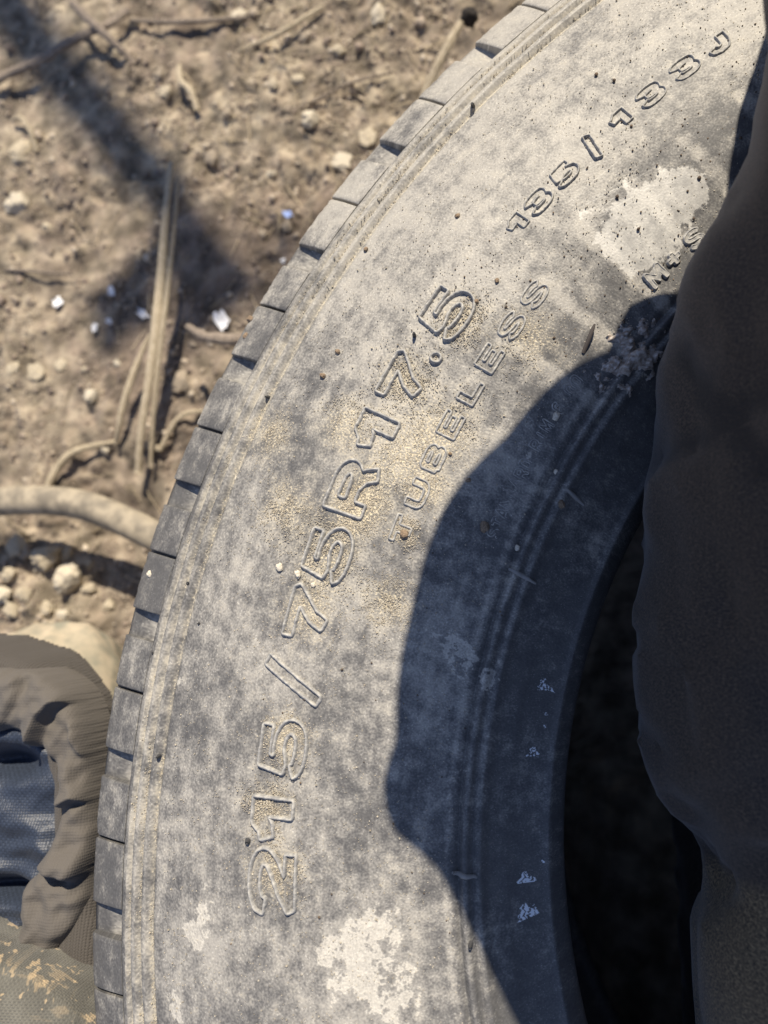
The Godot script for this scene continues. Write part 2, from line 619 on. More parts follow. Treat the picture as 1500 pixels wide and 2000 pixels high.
func puv(r: float, deg: float) -> Vector2:
	return Vector2(pingpong((deg - T0) / (T1 - T0), 1.0), clampf((r - V0) / (V1 - V0), 0.0, 1.0))


func lathe(rs: PackedFloat32Array, ys: PackedFloat32Array, degs: PackedFloat32Array, rough := 0.0, vs := PackedFloat32Array()) -> ArrayMesh:
	var v := PackedVector3Array()
	var uv := PackedVector2Array()
	var nz := noise(60.0, 3, FastNoiseLite.TYPE_SIMPLEX_SMOOTH, 51)
	var nl := noise(14.0, 2, FastNoiseLite.TYPE_SIMPLEX_SMOOTH, 52)
	for j in rs.size():
		for a in degs:
			var p := pol(rs[j], a, ys[j])
			if rough > 0.0:
				p.y += rough * (nz.get_noise_3d(p.x, p.y, p.z) * 0.45 + nl.get_noise_3d(p.x, p.y, p.z))
			v.append(p)
			uv.append(puv(vs[j] if vs.size() else rs[j], a))
	return build(v, grid_index(degs.size(), rs.size()), uv)


func _tyre() -> void:
	var t := thing("tyre", "large worn grey truck tyre lying on its side, dusty, with raised size lettering", "tyre")
	var degs := PackedFloat32Array()
	var a := T0
	while a < T1:
		degs.append(a)
		a += 0.14
	while a < T0 + 360.0:
		degs.append(a)
		a += 2.0
	degs.append(T0 + 360.0)
	var rs := PackedFloat32Array()
	var ys := PackedFloat32Array()
	for e in [[0.2238, 0.164], [0.2208, 0.1665], [0.2184, 0.1705], [0.2172, 0.1755], [0.2178, 0.1805]]:
		rs.append(e[0])
		ys.append(e[1])
	for i in range(0, PROFILE.size(), 2):
		var gap: float = PROFILE[i] - PROFILE[maxi(i - 2, 0)]
		var m := 1 if i == 0 else maxi(1, int(gap / 1.6))
		for k in m:
			var q: float = lerpf(PROFILE[maxi(i - 2, 0)], PROFILE[i], float(k + 1) / m)
			rs.append(q * 0.001)
			ys.append(prof(q * 0.001))
	# smooth the wide part of the curve, keep the moulded rings sharp
	for pass_ in 2:
		for i in range(2, rs.size() - 2):
			if i > 6 and (rs[i] > 0.2525 and rs[i] < 0.340) or i > 8 and rs[i] > 0.224 and rs[i] < 0.2395:
				ys[i] = (ys[i - 1] + ys[i] + ys[i + 1]) / 3.0
	rs.append(0.3572)
	ys.append(0.1955)
	put("sidewall", lathe(rs, ys, degs, 0.0005), rubber, t)
	# the casing behind the blocks, the tread and the far sidewall
	var cr := PackedFloat32Array([0.3571, 0.366, 0.3715, 0.3734, 0.3738, 0.3738, 0.3734, 0.3715, 0.366, 0.345, 0.32, 0.295, 0.27, 0.245, 0.225, 0.219, 0.218, 0.224, 0.26, 0.31, 0.345, 0.352, 0.352, 0.345, 0.31, 0.26, 0.2239])
	var cy := PackedFloat32Array([0.1968, 0.1934, 0.1910, 0.1898, 0.150, 0.065, 0.028, 0.025, 0.020, 0.010, 0.003, 0.0, 0.003, 0.011, 0.024, 0.034, 0.042, 0.05, 0.03, 0.016, 0.026, 0.05, 0.165, 0.19, 0.2, 0.188, 0.1645])
	var cd := PackedFloat32Array()
	a = T0
	while a < T0 + 359.9:
		cd.append(a)
		a += 0.5 if a < T1 else 3.0
	cd.append(T0 + 360.0)
	var cv := cr.duplicate()
	for i in 4:
		cv[i] = 0.3535 + 0.003 * i
	put("casing", lathe(cr, cy, cd, 0.0, cv), rubber, t)
	# shoulder blocks: 48 pitches of a wide slot, a block, a narrow sipe and a second block
	var shared := []
	for k in 48:
		var e := 192.6 + 7.5 * (k - 4) + (0.12 * sin(k * 2.3) if k < 12 else 0.0)
		var nx := 192.6 + 7.5 * (k - 3) + (0.12 * sin((k + 1) * 2.3) if k < 11 else 0.0)
		var seen := k < 11
		for half in 2:
			var a0 := e if half == 0 else e + 3.28
			var a1 := e + 3.12 if half == 0 else nx - 1.5
			var m: Mesh
			if seen:
				m = block(a0, a1, k * 2 + half)
			else:
				if shared.size() < 2:
					shared.append(block(e if half == 0 else e + 3.24, e + 3.14 if half == 0 else nx - 1.5, half, 5))
				m = shared[half]
			var b := put("tread_block", m, rubber, t)
			if not seen:
				b.rotation.y = -deg_to_rad(7.5 * (k - 11))
	_letters(t)
	# rubber whiskers left by the mould
	for p in [[346.0, 226.3, 1.3, 2.6], [306.9, 212.6, 1.1, 2.6], [345.3, 206.0, 1.0, 2.0], [348.1, 194.7, 1.2, 1.8], [345.7, 185.5, 1.0, 2.0], [339.3, 192.8, 0.8, 1.2], [245.5, 176.2, 1.2, 2.4], [310.0, 182.0, 1.6, 1.4], [356.0, 190.6, 0.8, 1.2]]:
		var q := on(p[0] * 0.001, p[1])
		var lean := Vector3(rng.randf_range(-0.4, 0.4), 1.0, rng.randf_range(-0.1, 0.5)).normalized()
		var pts := PackedVector3Array([q - lean * 0.0004, q + lean * p[3] * 0.0005, q + lean * p[3] * 0.001])
		put("mould_whisker", tube(pts, PackedFloat32Array([p[2] * 0.0006, p[2] * 0.00055, p[2] * 0.0003]), 6), plain(srgb(0.05, 0.05, 0.052), 0.6), t)
	# short moulded bars across the bead ridge
	for p in [[240.0, 248.5, 201.3], [236.0, 243.0, 208.3], [243.0, 250.0, 180.3]]:
		var pts := PackedVector3Array()
		for i in 8:
			pts.append(on(lerpf(p[0], p[1], i / 7.0) * 0.001, p[2] + 0.04 * i, 0.0003))
		put("moulded_bar", tube(pts, taper(8, 0.0004, 0.0008, 0.0005), 7), rubber_at(p[0], p[2]), t)


func rubber_at(_r: float, _t: float) -> StandardMaterial3D:
	return plain(srgb(0.26, 0.25, 0.235), 0.75)


# one shoulder block in the tyre's own place; worn edges, outer face down to the tread
func block(a0: float, a1: float, seed_: int, n := 12) -> ArrayMesh:
	var rs := PackedFloat32Array([0.3573, 0.3573, 0.3576, 0.3605, 0.3645, 0.3685, 0.3712, 0.3727, 0.3733, 0.3736, 0.3739, 0.3742, 0.3743, 0.3742, 0.3736])
	var ys := PackedFloat32Array([0.1975, 0.2012, 0.2015, 0.2001, 0.1981, 0.1958, 0.1941, 0.1929, 0.1918, 0.1895, 0.184, 0.168, 0.130, 0.110, 0.105])
	var degs := PackedFloat32Array()
	degs.append(a0)
	degs.append(a0 + 0.07)
	for i in n - 1:
		degs.append(lerpf(a0 + 0.07, a1 - 0.07, (i + 1.0) / n))
	degs.append(a1 - 0.07)
	degs.append(a1)
	var nz := noise(220.0, 3, FastNoiseLite.TYPE_SIMPLEX_SMOOTH, 61)
	var v := PackedVector3Array()
	var uv := PackedVector2Array()
	var cols := degs.size()
	for j in rs.size():
		for i in cols:
			var edge := i == 0 or i == cols - 1
			var p := pol(rs[j] - (0.0002 if edge and j > 7 else 0.0), degs[i], ys[j] - (0.0005 if edge and j > 1 else 0.0))
			var w := nz.get_noise_3d(p.x, p.y, p.z)
			if j > 2:
				p.y += 0.00018 * w
			if j >= 7 and j <= 10:
				p -= Vector3(p.x, 0, p.z).normalized() * maxf(0.0, w) * 0.0012
			v.append(p)
			uv.append(puv(rs[j] if j < 9 else 0.3735 + (0.1918 - ys[j]) * 0.08, degs[i]))
	var idx := grid_index(cols, rs.size())
	# the two end walls
	for e in [0, cols - 1]:
		var base := v.size()
		for j in rs.size():
			v.append(v[j * cols + e])
			uv.append(uv[j * cols + e] + Vector2(0.004 if e else -0.004, 0.0))
		v.append(pol(0.3722, degs[e], 0.150))
		uv.append(uv[base])
		var hub := v.size() - 1
		for j in rs.size() - 1:
			if e:
				idx.append_array([hub, base + j + 1, base + j])
			else:
				idx.append_array([hub, base + j, base + j + 1])
	return build(v, idx, uv)


# ------------------------------------------------------------------ lettering: strokes of each character in a box of width w and height 1
const GLYPHS := {
	"0": [[0.2, 0.5, 0.22, 0.78, 0.5, 0.88, 0.78, 0.78, 0.8, 0.5, 0.78, 0.22, 0.5, 0.12, 0.22, 0.22, 0.2, 0.5]],
	"1": [[0.12, 0.66, 0.3, 0.7, 0.42, 0.86, 0.6, 0.86, 0.6, 0.14]],
	"2": [[0.14, 0.66, 0.2, 0.8, 0.38, 0.87, 0.62, 0.87, 0.8, 0.78, 0.82, 0.62, 0.68, 0.46, 0.4, 0.3, 0.18, 0.14, 0.88, 0.13]],
	"3": [[0.16, 0.7, 0.26, 0.84, 0.5, 0.87, 0.76, 0.82, 0.8, 0.67, 0.66, 0.54, 0.46, 0.52, 0.7, 0.48, 0.84, 0.35, 0.78, 0.18, 0.5, 0.13, 0.24, 0.17, 0.14, 0.32]],
	"5": [[0.82, 0.87, 0.26, 0.87, 0.2, 0.52, 0.44, 0.58, 0.66, 0.56, 0.82, 0.44, 0.82, 0.26, 0.68, 0.14, 0.42, 0.12, 0.2, 0.17, 0.13, 0.27]],
	"6": [[0.78, 0.8, 0.5, 0.88, 0.24, 0.74, 0.2, 0.4, 0.32, 0.16, 0.6, 0.12, 0.8, 0.26, 0.78, 0.46, 0.56, 0.54, 0.24, 0.44]],
	"7": [[0.12, 0.87, 0.86, 0.87, 0.72, 0.68, 0.52, 0.42, 0.42, 0.13]],
	"/": [[0.3, 0.0, 0.7, 1.0]],
	".": [[0.46, 0.16, 0.54, 0.16]],
	"A": [[0.12, 0.1, 0.5, 0.9, 0.88, 0.1], [0.3, 0.36, 0.7, 0.36]],
	"B": [[0.2, 0.12, 0.2, 0.88, 0.62, 0.88, 0.78, 0.76, 0.76, 0.6, 0.6, 0.52, 0.3, 0.52, 0.64, 0.5, 0.82, 0.36, 0.78, 0.18, 0.62, 0.12, 0.2, 0.12]],
	"D": [[0.2, 0.12, 0.2, 0.88, 0.55, 0.88, 0.8, 0.7, 0.8, 0.3, 0.55, 0.12, 0.2, 0.12]],
	"E": [[0.86, 0.88, 0.18, 0.88, 0.18, 0.12, 0.86, 0.12], [0.18, 0.5, 0.74, 0.5]],
	"I": [[0.5, 0.1, 0.5, 0.9]],
	"J": [[0.66, 0.9, 0.66, 0.36, 0.58, 0.18, 0.4, 0.13, 0.2, 0.2, 0.14, 0.36]],
	"L": [[0.2, 0.9, 0.2, 0.12, 0.86, 0.12]],
	"M": [[0.12, 0.08, 0.16, 0.9, 0.5, 0.36, 0.84, 0.9, 0.88, 0.08]],
	"N": [[0.15, 0.08, 0.15, 0.9, 0.85, 0.1, 0.85, 0.92]],
	"R": [[0.18, 0.08, 0.18, 0.86, 0.62, 0.86, 0.8, 0.74, 0.78, 0.56, 0.58, 0.46, 0.18, 0.45], [0.52, 0.46, 0.74, 0.32, 0.84, 0.08]],
	"S": [[0.84, 0.74, 0.7, 0.86, 0.42, 0.88, 0.2, 0.8, 0.18, 0.64, 0.34, 0.54, 0.66, 0.47, 0.82, 0.36, 0.8, 0.2, 0.6, 0.12, 0.32, 0.13, 0.15, 0.27]],
	"T": [[0.08, 0.87, 0.92, 0.87], [0.5, 0.87, 0.5, 0.1]],
	"U": [[0.16, 0.92, 0.16, 0.36, 0.26, 0.17, 0.5, 0.12, 0.74, 0.17, 0.84, 0.36, 0.84, 0.92]],
	"+": [[0.5, 0.2, 0.5, 0.8], [0.16, 0.5, 0.84, 0.5]],
}


# outlines (closed) of one character, in its box
func outlines(ch: String, stroke: float) -> Array:
	var polys := []
	if ch == ".":
		var ring := PackedVector2Array()
		for i in 20:
			ring.append(Vector2(0.5, 0.16) + Vector2.from_angle(TAU * i / 20.0) * 0.115)
		return [ring]
	for s in GLYPHS[ch]:
		var line := PackedVector2Array()
		for i in range(0, s.size(), 2):
			line.append(Vector2(s[i], s[i + 1]))
		# round off the many-sided bends
		if line.size() > 6 and ch in "023568SBRDJU":
			var c := Curve2D.new()
			var closed := line[0].is_equal_approx(line[line.size() - 1])
			var fine := PackedVector2Array()
			for i in line.size() - 1:
				var a := line[maxi(i - 1, 0)] if not closed or i else line[line.size() - 2]
				var d := line[mini(i + 2, line.size() - 1)] if not closed or i < line.size() - 2 else line[1]
				var sharp := (ch in "25" and (line[i].x < 0.3 and line[i].y < 0.2 and ch == "2" or line[i + 1].x < 0.3 and line[i + 1].y < 0.2 and ch == "2")) or line[i].distance_to(line[i + 1]) > 0.34
				for k in 4:
					fine.append(line[i].lerp(line[i + 1], k / 4.0) if sharp else line[i].cubic_interpolate(line[i + 1], a, d, k / 4.0))
			fine.append(line[line.size() - 1])
			line = fine
		if line[0].is_equal_approx(line[line.size() - 1]) and line.size() > 3:
			line.remove_at(line.size() - 1)
			polys.append_array(Geometry2D.offset_polyline(line + PackedVector2Array([line[0]]), stroke * 0.5, Geometry2D.JOIN_ROUND, Geometry2D.END_BUTT))
		else:
			polys.append_array(Geometry2D.offset_polyline(line, stroke * 0.5, Geometry2D.JOIN_MITER, Geometry2D.END_ROUND if ch == "." else Geometry2D.END_BUTT))
	# join the strokes of one character
	var again := true
	while again:
		again = false
		for i in polys.size():
			for j in range(i + 1, polys.size()):
				if Geometry2D.is_polygon_clockwise(polys[i]) or Geometry2D.is_polygon_clockwise(polys[j]):
					continue
				if Geometry2D.intersect_polygons(polys[i], polys[j]).is_empty():
					continue
				var one := Geometry2D.merge_polygons(polys[i], polys[j])
				polys.remove_at(j)
				polys.remove_at(i)
				polys.append_array(one)
				again = true
				break
			if again:
				break
	return polys


# a raised rib along every outline, laid on the sidewall
func letter(t: Node3D, ch: String, deg: float, r0: float, h: float, width: float, stroke: float, rib: float, rise: float, m: Material, tilt := 0.0, filled := false) -> void:
	var v := PackedVector3Array()
	var uv := PackedVector2Array()
	var idx := PackedInt32Array()
	var jig := noise(900.0, 2, FastNoiseLite.TYPE_SIMPLEX_SMOOTH, 71)
	var rm := r0 + h * 0.5
	for poly in outlines(ch, stroke):
		# even steps along the closed line
		var real := PackedVector2Array()
		for p in poly:
			real.append(Vector2((p.x - 0.5) * width + tilt * (p.y - 0.5) * h, p.y * h))
		var pts := PackedVector2Array()
		for i in real.size():
			var b := real[(i + 1) % real.size()]
			var n := maxi(1, int(real[i].distance_to(b) / (rib * 0.45)))
			for k in n:
				pts.append(real[i].lerp(b, float(k) / n))
		if pts.size() < 4:
			continue
		var sm := pts.duplicate()
		for i in pts.size():
			sm[i] = (pts[i - 1] + pts[i] * 2.0 + pts[(i + 1) % pts.size()]) * 0.25
		pts = sm
		var n := pts.size()
		var base := v.size()
		var cross := [[-0.62, -0.25], [-0.46, 0.45], [-0.25, 0.92], [0.0, 1.02], [0.25, 0.92], [0.46, 0.45], [0.62, -0.25]]
		for i in n + 1:
			var p := pts[i % n]
			var d := (pts[(i + 1) % n] - pts[posmod(i - 1, n)]).normalized()
			var nv := Vector2(-d.y, d.x)
			for c in cross:
				var w := 1.0 + 0.35 * jig.get_noise_2d(p.x + c[0] * 0.0007, p.y)
				var q: Vector2 = p + nv * c[0] * rib * w
				var lift: float = c[1] * rise * (1.0 + 0.3 * jig.get_noise_2d(p.x * 0.4 + 3.0, p.y * 0.4))
				var dg := deg + rad_to_deg(q.x / rm)
				v.append(on(r0 + q.y, dg, lift))
				uv.append(puv(r0 + q.y, dg))
		var nc := cross.size()
		for i in n:
			for k in nc - 1:
				var a := base + i * nc + k
				idx.append_array([a, a + 1, a + nc, a + 1, a + nc + 1, a + nc])
		if filled and not Geometry2D.is_polygon_clockwise(PackedVector2Array(poly)):
			var tri := Geometry2D.triangulate_polygon(pts)
			var fb := v.size()
			for p in pts:
				v.append(on(r0 + p.y, deg + rad_to_deg(p.x / rm), rise * 0.8))
				uv.append(puv(r0 + p.y, deg + rad_to_deg(p.x / rm)))
			for k in range(0, tri.size(), 3):
				idx.append_array([fb + tri[k], fb + tri[k + 2], fb + tri[k + 1]])
	var called := "raised_letter" if ch.to_upper() != ch.to_lower() else ("raised_digit" if ch.is_valid_int() else "raised_mark")
	put(called, build(v, idx, uv), m, t)


func _worn_rubber() -> Texture2D:
	var n := NoiseTexture2D.new()
	n.width = 512
	n.height = 512
	n.seamless = true
	n.noise = noise(0.05, 5, FastNoiseLite.TYPE_SIMPLEX_SMOOTH, 73, 0.7)
	var g := Gradient.new()
	g.set_color(0, srgb(0.25, 0.245, 0.235))
	g.set_color(1, srgb(0.46, 0.44, 0.395))
	g.set_offset(0, 0.3)
	g.set_offset(1, 0.75)
	n.color_ramp = g
	return n


func _letters(t: Node3D) -> void:
	var worn := rubber.duplicate() as StandardMaterial3D    # the same rubber, rubbed clean on the ribs
	worn.albedo_color = Color(1, 1, 1)
	worn.albedo_texture = _worn_rubber()
	worn.uv1_scale = Vector3(8, 2.4, 1)
	worn.texture_repeat = true
	worn.heightmap_enabled = false
	for g in [["2", 180.05, 3.55], ["1", 183.55, 3.3], ["5", 187.25, 3.3], ["/", 191.0, 3.4], ["7", 194.75, 3.3], ["5", 198.65, 3.4], ["R", 202.75, 3.5], ["1", 206.6, 3.2], ["7", 209.85, 3.2], [".", 212.0, 2.6], ["5", 214.85, 3.3]]:
		var w: float = deg_to_rad(g[2]) * 0.303 * 1.05
		if g[0] == "/":
			letter(t, "/", g[1], 0.2930, 0.0185, 0.0232, 0.15, 0.00115, 0.001, worn)
		elif g[0] == ".":
			letter(t, ".", g[1], 0.2945, 0.0145, 0.0145, 0.30, 0.0011, 0.0012, worn)
		else:
			letter(t, g[0], g[1], 0.2945, 0.0145, w, 0.3 if g[0] == "1" else 0.23, 0.00115, 0.0011, worn)
	var k := 0
	for ch in "TUBELESS":
		letter(t, ch, 201.45 + 2.45 * k, 0.2792, 0.0062, 0.0098, 0.24, 0.0008, 0.00065, worn)
		k += 1
	for g in [["1", 221.7], ["3", 223.45], ["5", 225.75], ["/", 228.0], ["1", 230.45], ["3", 232.6], ["3", 235.1], ["J", 237.55]]:
		if g[0] == "/":
			letter(t, "/", g[1], 0.2966, 0.0082, 0.0060, 0.38, 0.0008, 0.0010, worn)
		else:
			letter(t, g[0], g[1], 0.2978, 0.0062, 0.0092, 0.3, 0.0007, 0.0007, worn)
	k = 0
	for ch in "STANDARD RIM 6.00":
		if ch != " ":
			letter(t, ch, 203.5 + 0.755 * k, 0.2545, 0.0044, 0.0033, 0.2, 0.0005, 0.00028, worn)
		k += 1
	for g in [["M", 224.7], ["+", 226.4], ["S", 228.35]]:
		letter(t, g[0], g[1], 0.2552, 0.0056, 0.0068, 0.2, 0.0007, 0.0008, worn, 0.0, true)


# ------------------------------------------------------------------ the person who crouches over the tyre: one surface meshed from a field of tapered capsules
const BONES := [
	[[100, 340, -660], [70, 720, -640], 140, 130, 1],
	[[70, 720, -640], [30, 930, -550], 60, 58, 2],
	[[0, 965, -520], [-4, 1005, -532], 88, 96, 3],
	[[-44, 314, -272], [100, 340, -660], 101, 130, 0],
	[[-93.6, 270.1, -194.9], [-74, 300, -275], 46.2, 46.6, 0],
	[[-148.1, 192.2, -46.3], [-117.7, 212, -81.8], 46.7, 49.9, 0],
	[[-150.2, 390.7, -219.2], [-128, 414, -228], 69.3, 68.7, 1],
	[[-61, 332, -244], [-31, 362, -344], 68.2, 68.2, 0],
	[[-120, 200, -110.1], [-44.6, 304.4, -264.9], 65.9, 101.4, 0],
	[[-135, 188, 21], [-122.5, 164, 143], 46.2, 55, 4],
	[[38.2, 767.1, -604], [-179.1, 416.3, -236.7], 72.4, 47.8, 1],
	[[-181.6, 437.7, -224.3], [-129.7, 432.2, -112.9], 48.5, 37, 1],
	[[-128, 432, -113], [-112, 448, -62], 30, 24, 5],
	[[-112, 452, -62], [-104, 468, -25], 10, 8.5, 5],
	[[-118, 440, -62], [-112, 452, -22], 10, 8.5, 5],
	[[-122, 428, -64], [-118, 436, -26], 10, 8, 5],
	[[-126, 418, -66], [-124, 420, -34], 9, 8, 5],
	[[-100, 440, -78], [-122, 470, -52], 11, 9, 5],
	[[110, 760, -640], [210, 560, -420], 85, 55, 1],
	[[210, 560, -420], [120, 500, -230], 52, 34, 1],
	[[120, 500, -230], [70, 490, -165], 30, 24, 5],
	[[150, 330, -640], [240, 380, -300], 120, 80, 0],
	[[240, 380, -300], [330, 90, -420], 78, 55, 0],
	[[330, 60, -420], [330, 45, -250], 52, 42, 4],
	[[-124, 201, -102], [-105, 110, 30], 66, 52, 0], [[-139, 52, 2], [-132, 48, 150], 26, 34, 6],
	[[-161.9, 317.3, -235.5], [-152, 279.8, -208.9], 21, 15.9, 0],
	[[-222.9, 438.9, -200.9], [-189.9, 423.4, -208.7], 11.9, 23.6, 1],
	[[-165.4, 211.6, -141.8], [-152.9, 234.4, -161], 19.2, 28, 0],
	[[-165.4, 203.3, -72.8], [-150.2, 205, -60], 29.6, 30.1, 0],
]
const SKINS := [[0.105, 0.078, 0.052], [0.05, 0.05, 0.055], [0.30, 0.19, 0.135], [0.04, 0.04, 0.045], [0.31, 0.24, 0.135], [0.07, 0.065, 0.06], [0.20, 0.18, 0.165]]
var bone_a := PackedVector3Array()
var bone_d := PackedVector3Array()
var bone_r := PackedVector2Array()
var seams := []
var cloth_wave: FastNoiseLite


func body_field(p: Vector3, list: PackedInt32Array) -> float:
	var s := 0.0
	var least := 1.0
	for i in list:
		var q := p - bone_a[i]
		var t := clampf(q.dot(bone_d[i]) / bone_d[i].length_squared(), 0.0, 1.0)
		var d := (q - bone_d[i] * t).length() - lerpf(bone_r[i].x, bone_r[i].y, t)
		least = minf(least, d)
		s += exp(-clampf(d / 0.0035, -40.0, 40.0))
	return -0.0035 * log(maxf(s, 1e-30))


func _person() -> void:
	for b in BONES:
		var a := Vector3(b[0][0], b[0][1], b[0][2]) * 0.001
		bone_a.append(a)
		bone_d.append(Vector3(b[1][0], b[1][1], b[1][2]) * 0.001 - a)
		bone_r.append(Vector2(b[2], b[3]) * 0.001)
	var crease := noise(26.0, 2, FastNoiseLite.TYPE_SIMPLEX_SMOOTH, 82)
	cloth_wave = noise(16.0, 3, FastNoiseLite.TYPE_SIMPLEX_SMOOTH, 81)
	# quilting seams on the thigh
	var knot := Vector3(-0.1752, 0.2418, -0.1256)
	seams = [[Vector3(-0.1808, 0.2319, -0.1469), Vector3(-0.178, 0.2352, -0.1354)], [Vector3(-0.178, 0.2352, -0.1354), knot], [knot, Vector3(-0.1676, 0.2545, -0.1271)], [Vector3(-0.1883, 0.2071, -0.1222), Vector3(-0.182, 0.2296, -0.1224)], [Vector3(-0.182, 0.2296, -0.1224), knot], [knot, Vector3(-0.1682, 0.2521, -0.1109)]]
	var cell := 0.005
	var big := 4
	# coarse blocks near the surface
	var blocks := {}
	for i in bone_a.size():
		var e := bone_a[i] + bone_d[i]
		var r := maxf(bone_r[i].x, bone_r[i].y) + 0.02
		var lo := Vector3(minf(bone_a[i].x, e.x), minf(bone_a[i].y, e.y), minf(bone_a[i].z, e.z)) - Vector3.ONE * r
		var hi := Vector3(maxf(bone_a[i].x, e.x), maxf(bone_a[i].y, e.y), maxf(bone_a[i].z, e.z)) + Vector3.ONE * r
		var s := cell * big
		for x in range(floori(lo.x / s), ceili(hi.x / s)):
			for y in range(floori(lo.y / s), ceili(hi.y / s)):
				for z in range(floori(lo.z / s), ceili(hi.z / s)):
					blocks[Vector3i(x, y, z)] = true
	var all := PackedInt32Array(range(bone_a.size()))
	var vals := {}
	var keep := []
	for k in blocks:
		var c: Vector3 = (Vector3(k) + Vector3.ONE * 0.5) * cell * big
		var near := PackedInt32Array()
		var f := 1.0
		for i in all:
			var q := c - bone_a[i]
			var t := clampf(q.dot(bone_d[i]) / bone_d[i].length_squared(), 0.0, 1.0)
			var d := (q - bone_d[i] * t).length() - lerpf(bone_r[i].x, bone_r[i].y, t)
			f = minf(f, d)
			if d < 0.045:
				near.append(i)
		if absf(f) > cell * big * 0.9 + 0.008:
			continue
		keep.append(k)
		for x in big + 1:
			for y in big + 1:
				for z in big + 1:
					var g := Vector3i(k.x * big + x, k.y * big + y, k.z * big + z)
					if not vals.has(g):
						var p := Vector3(g) * cell
						var d := body_field(p, near) + 0.0012 * cloth_wave.get_noise_3d(p.x, p.y * 0.6, p.z)
						if p.x < -0.05 and p.y < 0.34 and p.z > -0.3:      # creases of the trouser cloth, strongest at the bent knee
							var cr := 1.0 - absf(crease.get_noise_3d(p.x * 0.5 + p.z * 0.35, p.y * 1.4, p.z * 0.8)) * 3.2
							d += 0.0052 * maxf(cr, 0.0) * (0.35 + 0.65 * exp(-Vector2(p.x + 0.15, p.z + 0.03).length_squared() / 0.006)) - 0.0009
						if p.x < -0.13 and p.y < 0.30 and p.y > 0.2 and p.z > -0.17 and p.z < -0.085:
							var dd := 1.0
							for sm in seams:
								var ab: Vector3 = sm[1] - sm[0]
								var t := clampf((p - sm[0]).dot(ab) / ab.length_squared(), 0.0, 1.0)
								dd = minf(dd, (p - sm[0] - ab * t).length())
							d += 0.0032 * exp(-pow(dd / 0.0048, 2.0)) - 0.0014 * exp(-pow((dd - 0.014) / 0.008, 2.0))
						vals[g] = d
	var vert := {}
	var v := PackedVector3Array()
	var col := PackedColorArray()
	var corner := [Vector3i(0, 0, 0), Vector3i(1, 0, 0), Vector3i(0, 1, 0), Vector3i(1, 1, 0), Vector3i(0, 0, 1), Vector3i(1, 0, 1), Vector3i(0, 1, 1), Vector3i(1, 1, 1)]
	var edges := [[0, 1], [2, 3], [4, 5], [6, 7], [0, 2], [1, 3], [4, 6], [5, 7], [0, 4], [1, 5], [2, 6], [3, 7]]
	for k in keep:
		for x in big:
			for y in big:
				for z in big:
					var g := Vector3i(k.x * big + x, k.y * big + y, k.z * big + z)
					var f := PackedFloat32Array()
					var inside := 0
					for c in corner:
						var d: float = vals[g + c]
						f.append(d)
						inside += 1 if d < 0.0 else 0
					if inside == 0 or inside == 8:
						continue
					var sum := Vector3.ZERO
					var n := 0
					for e in edges:
						var a := f[e[0]]
						var b := f[e[1]]
						if (a < 0.0) != (b < 0.0):
							sum += Vector3(corner[e[0]]).lerp(Vector3(corner[e[1]]), a / (a - b))
							n += 1
					var p := (Vector3(g) + sum / n) * cell
					vert[g] = v.size()
					v.append(p)
					# colour of the nearest bone
					var best := 9.0
					var skin := 0
					for i in bone_a.size():
						var q := p - bone_a[i]
						var t := clampf(q.dot(bone_d[i]) / bone_d[i].length_squared(), 0.0, 1.0)
						var d := (q - bone_d[i] * t).length() - lerpf(bone_r[i].x, bone_r[i].y, t)
						if d < best:
							best = d
							skin = BONES[i][4]
					if skin == 3 and p.z > -0.50 and p.y < 0.99:
						skin = 2
					var s: Array = SKINS[skin]
					var tone := 1.0
					if p.x < -0.13 and p.y < 0.30 and p.y > 0.2 and p.z > -0.17 and p.z < -0.085:
						for sm in seams:
							var ab: Vector3 = sm[1] - sm[0]
							var t := clampf((p - sm[0]).dot(ab) / ab.length_squared(), 0.0, 1.0)
							if (p - sm[0] - ab * t).length() < 0.0042:
								tone = 0.35
					col.append(Color(s[0], s[1], s[2]) * tone)
	var idx := PackedInt32Array()
	for g in vert:
		for ax in 3:
			var step: Vector3i = [Vector3i(1, 0, 0), Vector3i(0, 1, 0), Vector3i(0, 0, 1)][ax]
			var u: Vector3i = [Vector3i(0, 1, 0), Vector3i(0, 0, 1), Vector3i(1, 0, 0)][ax]
			var w: Vector3i = [Vector3i(0, 0, 1), Vector3i(1, 0, 0), Vector3i(0, 1, 0)][ax]
			if not vals.has(g + step):
				continue
			var a: float = vals[g]
			var b: float = vals[g + step]
			if (a < 0.0) == (b < 0.0):
				continue
			if not (vert.has(g - u) and vert.has(g - w) and vert.has(g - u - w)):
				continue
			var q := [vert[g - u - w], vert[g - w], vert[g], vert[g - u]]
			if a < 0.0:
				idx.append_array([q[0], q[2], q[1], q[0], q[3], q[2]])
			else:
				idx.append_array([q[0], q[1], q[2], q[0], q[2], q[3]])
	var m := vertex_mat(0.8)
	m.uv1_triplanar = true
	m.uv1_scale = Vector3.ONE * 70.0
	m.albedo_texture = _cloth_dust()
	m.heightmap_enabled = true
	m.heightmap_scale = 0.008
	m.heightmap_texture = _weave(3)
	m.rim_enabled = true
	m.rim = 0.35
	var root := thing("person", "person in dark padded trousers crouching over the tyre, only a leg in view", "person")
	put("body", build(v, idx, PackedVector2Array(), col), m, root)


